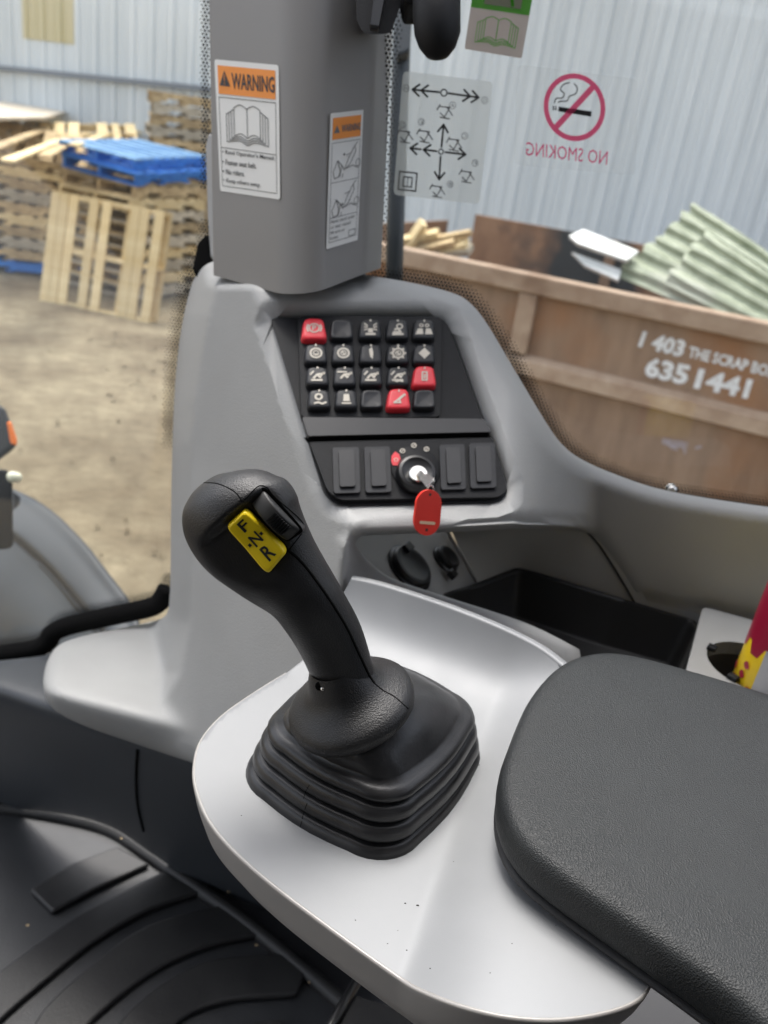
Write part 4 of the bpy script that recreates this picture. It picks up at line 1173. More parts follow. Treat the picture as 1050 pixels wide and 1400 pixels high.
# keypad of twenty keys
def keypad():
    e = empty('keypad', pA2.at(505, 507), 'black keypad of twenty rubber keys with three red ones', 'keypad')
    q = Quad((407, 438), (602, 439), (600, 576), (411, 577), pA2)
    S = Soup(); S.prism([q(u, v, .001) for u, v in round_poly([(0, 0), (1, 0), (1, 1), (0, 1)], .05, 4)], pA2.n * .005); bevel(S.make('key_frame', M['black'], e), .0012, 3)
    cols = [.115, .305, .495, .685, .870]; rows = [.165, .405, .625, .850]
    red = {(0, 0), (2, 4), (3, 3)}; blank = {(0, 1), (3, 2), (3, 4)}
    sym = {(0, 2): 'beacon', (0, 3): 'work', (0, 4): 'lights', (1, 0): 'ring', (1, 1): 'ring2', (1, 2): 'fan', (1, 3): 'gear', (1, 4): 'dia', (2, 0): 'm1', (2, 1): 'm2', (2, 2): 'm3', (2, 3): 'm4', (3, 0): 'w1', (3, 1): 'w2', (0, 0): 'park', (2, 4): 'door', (3, 3): 'arm'}
    for r in range(4):
        for c in range(5):
            u, v = cols[c] + .008 * (r - 1.5) * (1 if c < 2 else .3), rows[r]; isr = (r, c) in red
            wt, wb, h = (.066, .092, .105) if isr else (.070, .084, .095)
            base = [(u - wb, v + h), (u + wb, v + h), (u + wt, v - h), (u - wt, v - h)]
            rings = []
            for s, z in ((1.04, .005), (1.0, .0085), (.95, .0105), (.86, .0114), (.70, .0116 if not (r, c) in blank else .0108), (.0, .0116 if not (r, c) in blank else .0106)):
                pts = round_poly([(u + (a - u) * max(s, .01), v + (b - v) * max(s, .01)) for a, b in base], .045 * max(s, .02), 5)
                rings.append([q(a, b, z) for a, b in pts])
            k = loft('key', rings, M['red_key'] if isr else M['key_black'], e, True, False, True)
            if isr: k['label'] = 'red key'
            S = Soup(); z = .0121; st = lambda pts, w=.016: q.stroke(S, [(u + a, v + b) for a, b in pts], w, z)
            kk = sym.get((r, c))
            if not kk: continue
            A = 1 / q.asp
            ringd = lambda rr, w=.012, a=0, b=0: q.disc(S, u + a, v + b, rr, z, 18, w)
            if kk == 'beacon':
                q.poly(S, [(u - .015, v + .0), (u + .015, v), (u + .018, v + .04), (u - .018, v + .04)], z); st([(-.03, .055), (.03, .055)], .02)
                for t in (-1, 1):
                    for b in (-.045, -.015, .015): st([(t * .022, b * .6), (t * .042, b)], .012)
            elif kk == 'work': ringd(.028, .012, .012, -.02); st([(-.035, .055), (.035, .055)], .02); st([(-.03, .035), (.02, .035), (.0, .0), (-.02, .01)], .018)
            elif kk == 'lights':
                for t in (-1, 1):
                    q.poly(S, [(u + t * .012, v + .0), (u + t * .045, v), (u + t * .06, v + .055), (u + t * .006, v + .055)], z)
                    ringd(.018, .009, t * .02, -.03)
            elif kk in ('ring', 'ring2', 'gear'):
                ringd(.052, .016); ringd(.026, .009)
                if kk == 'gear':
                    for t in range(8): st([(.045 * A * cos(t * pi / 4), .045 * sin(t * pi / 4)), (.06 * A * cos(t * pi / 4), .06 * sin(t * pi / 4))], .016)
                if kk == 'ring': st([(-.014, .012), (.014, .012)], .014)
                else: st([(-.008, -.012), (.006, .012)], .014)
            elif kk == 'fan': q.poly(S, [(u - .014, v - .035), (u + .006, v - .06), (u + .016, v), (u + .01, v + .06), (u - .008, v + .03)], z)
            elif kk == 'dia': q.poly(S, [(u, v - .055), (u + .042, v), (u, v + .055), (u - .042, v)], z)
            elif kk in ('m1', 'm2', 'm3', 'm4'):
                base_y = .045
                if kk != 'm2': st([(-.042, base_y), (.028, base_y)], .018)
                if kk == 'm4': st([(-.03, .05), (-.01, .06), (.01, .05), (.03, .06)], .012)
                st([(-.028, .025), (-.005, -.01), (.018, .02)], .018); st([(-.005, -.01), (.045, -.02)], .018); st([(.012, .02), (.045, -.03)], .014)
                st([(-.05, -.01), (-.03, -.04)] if kk != 'm2' else [(-.05, -.035), (.01, -.035)], .014)
            elif kk == 'w1': ringd(.034, .016, -.005, -.015); st([(-.035, .05), (-.01, .04), (.02, .055), (.045, .04)], .016)
            elif kk == 'w2': q.poly(S, [(u - .018, v - .04), (u + .018, v - .04), (u + .024, v + .03), (u - .024, v + .03)], z); st([(-.03, .05), (.03, .05)], .014)
            elif kk == 'park': ringd(.045, .010); q.text(S, 'P', u - .012, v - .026, u + .013, v + .026, z, .01); st([(-.042, -.03), (-.05, 0), (-.042, .03)], .012); st([(.042, -.03), (.05, 0), (.042, .03)], .012)
            elif kk == 'door': st([(-.016, -.035), (.016, -.035), (.016, .045), (-.016, .045), (-.016, -.035)], .013); st([(0, -.01), (0, .025)], .013)
            elif kk == 'arm': st([(-.035, .045), (.012, .045), (.0, .01), (-.035, .045)], .014); st([(.0, .01), (.04, -.035)], .02)
            if kk not in ('park',): q.rect(S, u - .006, v - .085, u + .006, v - .065, z)
            S.make('key_symbol', M['pale'], k, fix=False)
keypad()
def key_and_tag():
    e = empty('ignition_key', pA2.at(575, 655, .02), 'small bright metal key turned in the ignition lock', 'key')
    a = pA2.at(567, 661, .0162); b = P(590, 662, float(pA2.d(589., 662.)) - .034)
    up = np.array([0, 0, 1.0]); d = b - a; L = np.linalg.norm(d); d /= L; s = np.cross(d, cf); s /= np.linalg.norm(s); n = np.cross(d, s)
    S = Soup(); S.box(a - s * .0022 - n * .0007, d * L * .5, s * .0044, n * .0014); S.make('key_blade', M['chrome'], e)
    pts = [a + d * L * .35 - s * .003, a + d * L * .35 + s * .003, a + d * L * .92 + s * .0045, a + d * L + s * .001, a + d * L * .95 - s * .004]
    S = Soup(); S.prism([p - n * .001 for p in round_poly(pts, .002, 3)], n * .002); bevel(S.make('key_bow', M['chrome'], e), .0005)
    c = b + np.array([.0, 0, -.002]); th = np.linspace(0, 2 * pi, 17)
    tube('key_ring', [c + np.array([.0025 * sin(t), 0, -.004 - .005 * -cos(t)]) for t in th], .0007, M['chrome'], e, 6, False)
    t = empty('key_tag', P(584, 700, .56), 'red plastic key tag hanging below the ignition', 'key tag')
    pl = pl3((584, 668, .566), (584, 732, .572), (600, 700, .574))
    q = Quad((569, 668), (603, 670), (598, 733), (562, 730), pl)
    out = round_poly([(0, 0), (1, 0), (1, 1), (0, 1)], 1, 3)
    pts = []
    for k in range(40):
        a_ = 2 * pi * k / 40; x, y = .5 * cos(a_), .5 * cos(a_)
        x = .5 * cos(a_); y = sin(a_); r = .5 * q.asp
        yy = (.5 - r) * (1 if y > 0 else -1) + r * y
        pts.append((.5 + x, .5 + yy))
    S = Soup(); S.prism([q(u, v, 0) for u, v in pts], pl.n * .0022); bevel(S.make('tag_plate', M['red_tag'], t), .0006)
    S = Soup(); q.poly(S, round_poly([(.2, .70), (.8, .70), (.8, .765), (.2, .765)], .03, 3), .0025); S.make('printed_bar', M['tan_print'], t)
    S = Soup(); q.disc(S, .5, .11, .033, .0025, 14); q.disc(S, .5, .88, .033, .0025, 14); S.make('tag_hole', M['socket_brown'], t)
key_and_tag()

# ---- storage pocket, sockets, liner, cup holder
def pocket():
    e = empty('storage_pocket', P(700, 780, .77), 'grey recess below the console ledge with two capped power sockets', 'storage recess')
    pb = pl3((706, 777, .80), (868, 824, .785), (700, 715, .775))
    relief('pocket_wall', [(612, 712), (700, 700), (830, 715), (850, 760), (885, 822), (1000, 850), (1000, 880), (885, 850), (735, 788), (706, 783), (655, 803), (640, 780)], lambda x, y: pb.d(x, y), M['grey2'], e, 14, .004)
    pk = pl3((492, 730, .70), (650, 797, .775), (601, 812, .725))
    relief('socket_panel', [(478, 715), (606, 712), (614, 730), (634, 765), (653, 800), (601, 820), (537, 800), (495, 770), (478, 745)], lambda x, y: pk.d(x, y), M['grey2'], e, 12, .004, 4, .002)
    tube('panel_edge', [pk.at(x, y, .0008) for x, y in spline([(606, 715), (616, 735), (634, 765), (652, 798)], 5)], .0012, M['grey'], e, 6)
    tube('panel_seam', [pb.at(x, y, .0006) for x, y in spline([(800, 724), (815, 740), (824, 752), (845, 785), (868, 824)], 5)], .0009, M['matte'], e, 6)
    n = pk.n
    for (x, y, r, lab) in ((559, 778, .0205, 'larger round socket cap'), (608, 766, .0125, 'smaller round socket cap')):
        c = pk.at(x, y, 0); s = lathe('socket_cap', c, n, [(r * 1.12, 0), (r * 1.12, .002), (r, .003), (r, .0055), (r * .93, .007), (r * .75, .0074), (r * .7, .0070)], M['black_gloss'], e, 32, cap1=True, angle=40); s['label'] = lab
    a, b = uvs(pk)
    S = Soup(); c = pk.at(546, 750, .004); S.box(c - a * .006, a * .012, b * .008, n * .006); S.box(pk.at(607, 786, .004) - a * .004, a * .008, b * .008, n * .006)
    bevel(S.make('cap_tab', M['black_gloss'], e), .001)
    # black liner
    t = empty('tray_liner', P(780, 850, .74), 'black plastic tray liner lying in the storage recess behind the armrest', 'tray')
    rim = [(598, 813), (640, 800), (706, 775), (735, 782), (850, 817), (953, 848), (958, 862), (930, 930), (900, 975), (800, 905), (720, 862), (650, 838)]
    zt = -.355; h0 = hz(zt)
    R = round_poly(np.array([h0.at(x, y) for x, y in rim]), .006, 3); c = R.mean(0)
    def ins(r, w, z):
        q = r.copy(); d = c - q; d[:, 2] = 0; d /= np.linalg.norm(d, axis=1)[:, None]; q = q + d * w; q[:, 2] += z; return q
    o = loft('liner_shell', [ins(R, -.002, -.05), ins(R, -.002, -.003), ins(R, .001, 0), ins(R, .004, 0), ins(R, .006, -.003), ins(R, .012, -.045), ins(R, .016, -.048)], M['liner'], t, True, False, True, 60)
    # cup holder platform
    h = empty('cup_holder', P(1010, 880, .7), 'pale grey cup holder platform with a dark round well at the right edge', 'cup holder')
    ph = hz(-.345)
    wc = ph.at(1030, 912); a0 = np.linspace(0, 2 * pi, 33)[:-1]
    well = [(wc + np.array([.036 * cos(t), .036 * sin(t), 0])) for t in a0]
    wp = np.array([proj(p)[:2] for p in well])
    # platform around the well as a ring mesh
    outp = round_poly(np.array([ph.at(x, y) for x, y in ((961, 829), (1080, 862), (1200, 900), (1200, 1010), (1010, 1010), (932, 940))]), [.008, .002, .002, .002, .002, .002], 4)
    ang = [math.atan2(p[1] - wc[1], p[0] - wc[0]) for p in outp]
    k0 = ph
    vs = []; 
    # CDT in the plan
    pts = [Vector((p[0], p[1])) for p in outp] + [Vector((p[0], p[1])) for p in well]
    n1, n2 = len(outp), len(well)
    ed = [(i, (i + 1) % n1) for i in range(n1)] + [(n1 + i, n1 + (i + 1) % n2) for i in range(n2)]
    V, E_, F, *_ = delaunay_2d_cdt(pts, ed, [], 0, 1e-6)
    A = np.array([(v.x, v.y) for v in V]); cenf = np.array([A[list(f)].mean(0) for f in F])
    k = inside(cenf, np.array([(p[0], p[1]) for p in outp])) & ~inside(cenf, np.array([(p[0], p[1]) for p in well]))
    o = mesh('holder_top', [(v.x, v.y, CZ - .345) for v in V], [tuple(f) for f, kk in zip(F, k) if kk], M['grey'], h, False)
    md = o.modifiers.new('t', 'SOLIDIFY'); md.thickness = .012; md.offset = -1; fix_normals(o); bevel(o, .003, 3)
    loft('well_wall', [well, [p + np.array([0, 0, -.02]) for p in well], [wc + (p - wc) * .86 + np.array([0, 0, -.06]) for p in well]], M['socket_brown'], h, True, False, True)
    for t in (2.6, .9, 3.9):
        p = wc + np.array([.036 * cos(t), .036 * sin(t), 0]); rd = np.array([cos(t), sin(t), 0]); tg = np.array([-sin(t), cos(t), 0])
        S = Soup(); S.box(p - tg * .004 - rd * .006, tg * .008, rd * .007, np.array([0, 0, .004])); bevel(S.make('grip_clip', M['black'], h), .001)
    # printed can leaning in the well
    cn = empty('snack_tin', P(1060, 880, .62), 'crimson and yellow printed tin standing in the cup holder', 'tin')
    ca = P(1052, 955, .66); cb = P(1122, 790, .60); ax = cb - ca; ax /= np.linalg.norm(ax)
    rc = .031
    lathe('tin_body', ca, ax, [(0, 0), (rc * .8, .0), (rc * .97, .003), (rc, .008), (rc, .12)], M['can_yellow'], cn, 48, cap1=True)
    ref = CO - ca; u = ref - (ref @ ax) * ax; u /= np.linalg.norm(u); w = np.cross(ax, u)
    if w @ cr > 0: w = -w          # w towards the left of the picture
    def cyl(s, hgt, off=.0004): return ca + ax * hgt + (rc + off) * (cos(s) * u + sin(s) * w)
    def patch(name, m, lo, hi, s0, s1, off, parent=cn, n=26):
        vs = []; fs = []
        for i in range(n + 1):
            s = s0 + (s1 - s0) * i / n
            vs += [cyl(s, lo(i / n, i), off), cyl(s, hi(i / n, i), off)]
        for i in range(n): fs.append((2 * i, 2 * i + 2, 2 * i + 3, 2 * i + 1))
        return mesh(name, vs, fs, m, parent)
    patch('crimson_band', M['can_red'], lambda t, i: .046 + (.008 if i % 5 in (1, 2) else -.002) + .014 * (1 - t), lambda t, i: .12, -1.6, 1.6, .0004)
    patch('silver_panel', M['can_silver'], lambda t, i: .022, lambda t, i: .06, -.6, .45, .0008)
    for (s, hgt) in ((1.0, .016), (.75, .026), (1.2, .024), (.7, .036)): patch('chilli_print', M['can_red'], lambda t, i: hgt - .003 * sin(pi * t), lambda t, i: hgt + .004 * sin(pi * t), s, s + .22, .0010, n=8)
    for k in range(5): patch('text_line', M['can_orange'], lambda t, i: .006 + .0035 * k, lambda t, i: .0078 + .0035 * k, -.5, .6, .0008, n=12)
pocket()

# ---- dark lower side and floor
pSill = hz(-.545); _fl = hz(-.855)
pWall = pl3((-20, 950, .835), (0, 1104, float(_fl.d(0., 1104.)) + .01), (262, 1206, float(_fl.d(262., 1206.)) + .01))
def lower():
    e = empty('lower_side_panel', P(150, 1050, .95), 'black lower side panel between the grey console and the floor mat', 'side panel')
    out = np.vstack([[(-60, 909), (40, 899), (90, 892), (235, 862), (480, 900), (560, 1000), (560, 1400)], spline([(480, 1372), (400, 1308), (330, 1252), (262, 1205), (200, 1162), (150, 1130), (80, 1112), (-60, 1098)], 5)])
    def dp(x, y): return smax(pSill.d(x, y), pWall.d(x, y), .03)
    relief('panel_shell', out, dp, M['sill'], e, 8, .01)
    tube('panel_seam', [P(x, y, dp(np.array([float(x)]), np.array([float(y)]))[0] - .0005) for x, y in spline([(188, 1025), (186, 1060), (188, 1100), (196, 1136)], 5)], .0016, M['matte'], e, 6)
    S = Soup(); S.box((-1.5, -1.2, CZ - .88), (3, 0, 0), (0, 2.02, 0), (0, 0, .02)); tag(S.make('floor', M['dark_panel']), 'black cab floor', None, None, 'structure')
    m = empty('floor_mat', hz(-.855).at(150, 1280), 'black rubber floor mat with raised curved ribs', 'floor mat')
    f = hz(-.855)
    ed = spline([(-80, 1100), (0, 1106), (80, 1118), (150, 1136), (200, 1168), (262, 1212), (330, 1260), (400, 1316), (480, 1385), (540, 1440)], 5)
    base = [f.at(x, y) for x, y in ed] + [f.at(540, 1560), f.at(-300, 1560), f.at(-300, 1100)]
    S = Soup(); S.prism(base, (0, 0, -.008)); S.make('mat_base', M['mat_dust'], m)
    tube('mat_rim', [f.at(x, y, .003) for x, y in ed], .009, M['dirt_rubber'], m, 10)
    ribs = [
        [(40, 1223), (72, 1254), (130, 1222), (205, 1187), (160, 1163), (100, 1186)],
        list(spline([(-60, 1378), (0, 1334), (60, 1290), (120, 1250), (222, 1197)], 5)) + list(spline([(278, 1226), (205, 1250), (135, 1290), (65, 1345), (0, 1402), (-30, 1440)], 5)),
        list(spline([(30, 1440), (60, 1386), (120, 1330), (200, 1272), (306, 1242)], 5)) + list(spline([(376, 1282), (285, 1300), (205, 1338), (130, 1398), (100, 1440)], 5)),
        list(spline([(140, 1440), (175, 1390), (235, 1342), (300, 1316), (415, 1308)], 5)) + [np.array(p) for p in ((421, 1330), (404, 1366))] + list(spline([(390, 1368), (305, 1376), (245, 1402), (225, 1440)], 5)),
        list(spline([(280, 1460), (315, 1420), (350, 1402), (386, 1400)], 5)) + [np.array((392, 1460))]]
    for r in ribs:
        r = np.array(r, float)
        k = [r[0]]
        for p in r[1:]:
            if np.hypot(*(p - k[-1])) > 9: k.append(p)
        S = Soup(); S.prism([f.at(x, y, .0006) for x, y in k], (0, 0, .008), True); bevel(S.make('mat_rib', M['dirt_rubber'], m), .0035, 3)
    # flecks of dirt
    S = Soup(); rr = random.Random(2)
    for x, y in [(348, 1301), (36, 1274), (165, 1155), (421, 1352), (310, 1228)]:
        c = f.at(x, y, .0086); S.box(c, (.002 * rr.random() + .001, .001, 0), (-.0006, .0018, 0), (0, 0, .0008))
    tag(S.make('dirt_flecks', M['wood_old']), 'tiny dry straw flecks on the floor mat', 'debris', None, 'stuff')
    # seat base at the bottom of the picture
    s = empty('seat_base', P(490, 1400, .8), 'black seat base rail under the silver armrest console', 'seat base')
    S = Soup(); S.prism([hz(-.60).at(x, y) for x, y in ((470, 1352), (900, 1500), (800, 1700), (440, 1440))], (0, 0, -.25)); bevel(S.make('base_box', M['black'], s), .006)
    tube('base_rail', [hz(-.6).at(487, 1345, .002), hz(-.6).at(455, 1400, .002), hz(-.6).at(430, 1450, .002)], .004, M['black_gloss'], s)
lower()

# =================================================================== SILVER ARMREST CONSOLE
TZ = -.33
pT = hz(TZ)
lipA, lipB = P(480, 795, .60), P(762, 906, .555)
pW = Plane.__new__(Plane); _d = lipB - lipA; _d /= np.linalg.norm(_d); _n = np.cross(_d, [0, 0, 1.0]); _n /= np.linalg.norm(_n)
if _n @ (CO - lipA) < 0: _n = -_n
_n = _n + np.array([0, 0, .30]); pW.n = _n / np.linalg.norm(_n); pW.a = lipA
_c0, _c1 = pT.at(690, 1000), pT.at(553, 1325); _e = pT.at(850, 1330) + np.array([0, 0, .020])
pR = Plane.__new__(Plane); pR.a = _c0; pR.n = np.cross(_c1 - _c0, _e - _c0); pR.n /= np.linalg.norm(pR.n)
if pR.n[2] < 0: pR.n = -pR.n
top_edge = [(392, 920), (350, 946), (305, 978), (276, 1012), (267, 1046), (270, 1078), (286, 1118), (318, 1158), (372, 1206), (450, 1265), (545, 1333), (585, 1355), (640, 1375), (700, 1388), (765, 1391), (830, 1381), (872, 1364), (889, 1340)]
def tray_depth(x, y):
    # right of the crease the floor sweeps up towards the armrest
    a_, b_ = np.array((676., 960.)), np.array((553., 1325.)); dn = (b_ - a_) / np.linalg.norm(b_ - a_)
    q = np.clip((x - a_[0]) * -dn[1] * -1 - (y - a_[1]) * dn[0], -200, None)
    q = (x - a_[0]) * dn[1] - (y - a_[1]) * dn[0]
    q = np.clip(q + 6, 0, None)
    h = .0215 * (1 - np.exp(-(q * q / (q + 55)) / 58))
    rz = ray(x, y)[..., 2]
    d = (TZ + h) / rz
    w = pW.d(x, y)
    return smin(d, np.where(w > 0, w, 9), .055)
def tray():
    e = empty('armrest_console', P(600, 1200, .45), 'silver painted console carrying the lever and the black armrest', 'console')
    out = np.vstack([spline([(479, 794), (520, 803), (600, 829), (660, 852), (705, 872), (738, 890), (762, 908)], 5),
                     [(800, 960), (900, 1100), (985, 1250), (960, 1330)],
                     spline(top_edge[::-1], 8), spline([(430, 890), (455, 850), (470, 810)], 3)])
    relief('console_top', out, tray_depth, M['silver'], e, 6, .0012, 0, 0, angle=70)
    # lip along the back
    lp = spline([(479, 794), (520, 803), (600, 829), (660, 852), (705, 872), (738, 890), (762, 908), (779, 922)], 5)
    A = np.array([P(x, y, tray_depth(np.array([x]), np.array([y]))[0]) for x, y in lp])
    T = np.gradient(A, axis=0); T[:, 2] = 0; T /= np.linalg.norm(T, axis=1)[:, None]
    nb = np.cross([0, 0, 1.0], T)
    if (nb @ np.array([0, 1.0, 0])).mean() < 0: nb = -nb
    rows = [A + nb * o_ + np.array([0, 0, z_]) for o_, z_ in ((0, 0), (.0004, .0008), (.0012, .0015), (.0024, .0018), (.0045, .0016), (.0066, .0010), (.0078, .0), (.0084, -.0015), (.0086, -.006), (.0086, -.02))]
    loft('lip_edge', rows, M['silver'], e, False)
    # flank below the edge: two folds going under
    te = spline(top_edge, 8)
    L = []
    D = [tray_depth(np.array([x]), np.array([y]))[0] for x, y in te]
    r0 = np.array([P(x, y, d) for (x, y), d in zip(te, D)])
    T = np.gradient(r0, axis=0); T[:, 2] = 0; T /= np.linalg.norm(T, axis=1)[:, None]
    inn = np.cross([0, 0, 1.0], T); cen = r0.mean(0)
    s = np.sign(np.einsum('ij,ij->i', inn, (cen - r0) * [1, 1, 0])); inn *= s.mean() / abs(s.mean())
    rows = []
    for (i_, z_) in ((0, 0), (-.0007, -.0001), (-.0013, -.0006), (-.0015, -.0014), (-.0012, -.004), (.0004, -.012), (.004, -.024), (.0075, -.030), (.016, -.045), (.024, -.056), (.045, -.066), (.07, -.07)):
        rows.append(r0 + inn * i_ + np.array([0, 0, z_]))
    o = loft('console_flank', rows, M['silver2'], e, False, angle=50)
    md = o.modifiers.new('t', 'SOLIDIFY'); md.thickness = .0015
    # specks of dirt on the paint
    S = Soup()
    for x, y, s in ((554, 1235, .9), (571, 1238, 1.3), (530, 1290, .5), (544, 1272, .4), (556, 1299, .7), (588, 1324, .6), (486, 1258, .6), (655, 1046, .7), (620, 1178, .4), (330, 1115, .5), (700, 1290, .5), (760, 1265, .4), (670, 1330, .5)):
        d = tray_depth(np.array([float(x)]), np.array([float(y)]))[0]; c = P(x, y, d - .0003); r = .0004 * s
        S.poly([c + r * (cos(k) * cr * 1.5 + sin(k) * cu) for k in np.linspace(0, 2 * pi, 7)[:-1]])
    o = S.make('dust_specks', M['socket_brown'], e); o['kind'] = 'stuff'
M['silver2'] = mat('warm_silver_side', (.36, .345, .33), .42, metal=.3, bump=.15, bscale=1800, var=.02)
tray()

# ---- unseen cab parts around the viewer; roof, door and rear panel block light
def cab_shell():
    e = empty('light_block_roof', (0, -.2, CZ + .62), 'unseen grey cab roof added to shade the viewer side, left open over the console', 'roof')
    S = Soup(); S.box((-1.1, -1.05, CZ + .42), (2.25, 0, 0), (0, 1.32, 0), (0, 0, .08)); bevel(S.make('roof_blocker_slab', M['grey'], e), .03, 3)  # unseen slab, cut short so light from above still reaches the console
    d = empty('light_block_door', (0, -.95, CZ - .8), 'unseen tall dark door panel added behind the viewer to block light', 'door')
    S = Soup(); S.box((-.85, -.98, CZ - .86), (1.9, 0, 0), (0, .05, 0), (0, 0, 1.24)); bevel(S.make('door_blocker_slab', M['dark_panel'], d), .01, 3)  # unseen door, raised nearly to the roof to block light from behind
    r = empty('light_block_rear', (1.1, 0, CZ - .8), 'unseen dark rear wall panel behind the seat, added to darken the lower cab', 'panel')
    S = Soup(); S.box((1.08, -.95, CZ - .86), (.05, 0, 0), (0, 1.75, 0), (0, 0, .80)); bevel(S.make('rear_blocker_slab', M['dark_panel'], r), .01, 3)  # unseen wall, added to darken the lower cab
    for x, y in ((1.1, -.95), (-.75, -.95), (1.1, .78)):
        p = empty('corner_post', (x, y, CZ), 'grey cab corner post outside the view at %s' % {(1.1, -.95): 'rear left', (-.75, -.95): 'front left', (1.1, .78): 'rear right'}[(x, y)], 'post')
        S = Soup(); S.box((x - .05, y - .04, CZ - .86), (.1, 0, 0), (0, .08, 0), (0, 0, 1.5)); bevel(S.make('post_cover', M['pillar'], p), .02, 3)
    st = empty('driver_seat', (.62, -.15, CZ - .5), 'black driver seat to the right of the viewer', 'seat')
    S = Soup(); S.box((.25, -.42, CZ - .52), (.5, 0, 0), (0, .5, 0), (0, 0, .12)); bevel(S.make('seat_cushion', M['leather'], st), .04, 4)
    S = Soup(); S.box((.72, -.42, CZ - .45), (.12, 0, 0), (0, .5, 0), (.08, 0, .75)); bevel(S.make('seat_back', M['leather'], st), .04, 4)
cab_shell()

# ---- boot
BY = radians(-28.5); bc = np.array([.0120, .3800, 0]); bx = np.array([cos(BY), sin(BY), 0]); by = np.array([-sin(BY), cos(BY), 0])
def boot():
    e = empty('gear_lever', np.array([bc[0], bc[1], CZ + TZ]), 'black gear lever with rubber boot and yellow F N R switch on the silver console', 'gear lever')
    def ring(hx, hy, r, z, ox=0, oy=0, n=9):
        pts = []
        for sx, sy, a0 in ((1, 1, 0), (-1, 1, 1), (-1, -1, 2), (1, -1, 3)):
            for k in range(n):
                a = (a0 + k / (n - 1)) * pi / 2
                pts.append((sx * (hx - r) + r * cos(a), sy * (hy - r) + r * sin(a)))
            # points along the side, bulging a little
            nx = {0: (-1, 1), 1: (-1, -1), 2: (1, -1), 3: (1, 1)}[a0]
            a = np.array(pts[-1]); b = np.array((nx[0] * (hx - r) + r * cos((a0 + 1) * pi / 2), nx[1] * (hy - r) + r * sin((a0 + 1) * pi / 2)))
            for t in (.2, .4, .6, .8):
                p = a * (1 - t) + b * t; nrm = np.array([cos((a0 + 1) * pi / 2), sin((a0 + 1) * pi / 2)])
                pts.append(tuple(p + nrm * .0028 * sin(pi * t)))
        return np.array([np.array([bc[0], bc[1], CZ + TZ + z]) + bx * (p[0] + ox) + by * (p[1] + oy) for p in pts])
    HX, HY = .0530, .0600
    prof = [(-.001, -.004), (.0, .0)]
    for k in range(3):
        o_, z0 = -.0026 * k, .0002 + .0100 * k
        prof += [(o_, z0 + .0010), (o_ + .0004, z0 + .0026), (o_ - .0004, z0 + .0060), (o_ - .0014, z0 + .0076), (o_ - .0026, z0 + .0084), (o_ - .0060, z0 + .0088), (o_ - .0066, z0 + .0094), (o_ - .0040, z0 + .0101)]
    prof += [(-.0078, .0312), (-.0074, .0330), (-.0086, .0356), (-.0108, .0372), (-.0140, .0382)]
    rings = [ring(HX + a, HY + a, .026 + a * .5, z) for a, z in prof]
    # slope to the collar
    base = rings[-1]
    cc = np.array(P(480, 962, .442)); 
    ax = P(430, 840, .415) - P(478, 960, .442); ax /= np.linalg.norm(ax)
    u = np.cross(ax, [0, 0, 1.0]); u /= np.linalg.norm(u); w = np.cross(ax, u)
    m = len(base)
    top = []
    for k in range(m):
        v = base[k] - base.mean(0); v2 = np.array([v @ u, v @ w]); v2 /= np.linalg.norm(v2)
        top.append(cc - ax * .004 + (u * v2[0] + w * v2[1]) * .0270)
    top = np.array(top)
    for t, bul in ((.08, .0012), (.2, .0026), (.36, .0042), (.54, .0050), (.72, .0042), (.88, .002), (1, 0)):
        q = base * (1 - t) + top * t; dv = q - q.mean(0); dv[:, 2] = 0; dv /= np.linalg.norm(dv, axis=1)[:, None]
        rings.append(q + dv * bul * .35 + np.array([0, 0, bul * .65]))
    o = loft('rubber_boot', rings, M['rubber'], e, True)
    # ---- collar and grip
    col = lathe('grip_collar', cc, ax, [(.0240, -.008), (.0305, -.007), (.0335, -.004), (.0343, .0), (.0336, .003), (.0312, .0055), (.0272, .008), (.0232, .0105), (.0200, .0135), (.0180, .017), (.0164, .022), (.0135, .028)], M['grip'], e, 56)
    # sections: centre, half width (px), thickness towards and away from the viewer (m)
    secs = [((478, 955), 41, .0175, .016, .441), ((472, 930), 42, .0172, .016, .4355), ((452, 875), 46, .0175, .016, .4245), ((431, 838), 48, .0185, .017, .4165), ((409, 806), 52, .0190, .018, .411), ((374, 768), 66, .0215, .021, .404), ((345, 733), 79, .0240, .024, .399), ((329, 706), 82, .0240, .025, .397), ((318, 684), 76, .0225, .024, .396), ((311, 666), 60, .0190, .021, .396), ((307, 655), 42, .0135, .016, .396), ((305, 649), 20, .0070, .009, .396), ((304.5, 647), 3, .001, .001, .396)]
    nS = 56
    cs = spline([(*c, hw, tf, tb, d) for c, hw, tf, tb, d in secs], 5)
    pF_ = facet
    rings = []
    for i, (x, y, hw, tf, tb, d) in enumerate(cs):
        j0, j1 = max(i - 1, 0), min(i + 1, len(cs) - 1)
        tx, ty = cs[j1][0] - cs[j0][0], cs[j1][1] - cs[j0][1]; L = math.hypot(tx, ty) or 1
        tx, ty = tx / L, ty / L; px_, py_ = -ty, tx                  # to the right of the way up
        if px_ < 0 and abs(px_) > .3: pass
        r = []
        for k in range(nS):
            a = 2 * pi * k / nS; ca, sa = cos(a), sin(a)
            se = lambda v, p: math.copysign(abs(v) ** p, v)
            X = x + px_ * hw * se(ca, .9); Y = y + py_ * hw * se(ca, .9)
            dd = d - (tf if sa > 0 else tb) * se(sa, .92)
            r.append((X, Y, dd, sa))
        rings.append(r)
    flat = np.array([q for r in rings for q in r])
    X, Y, Dp, SA = flat.T
    # flatten the control face
    fd = pF_.d(X, Y)
    # signed distance from the ridge line, positive on the control side
    a_, b_ = np.array((378, 648.)), np.array((268, 742.)); dn = (b_ - a_) / np.linalg.norm(b_ - a_); sd = (X - a_[0]) * dn[1] * -1 + (Y - a_[1]) * dn[0]
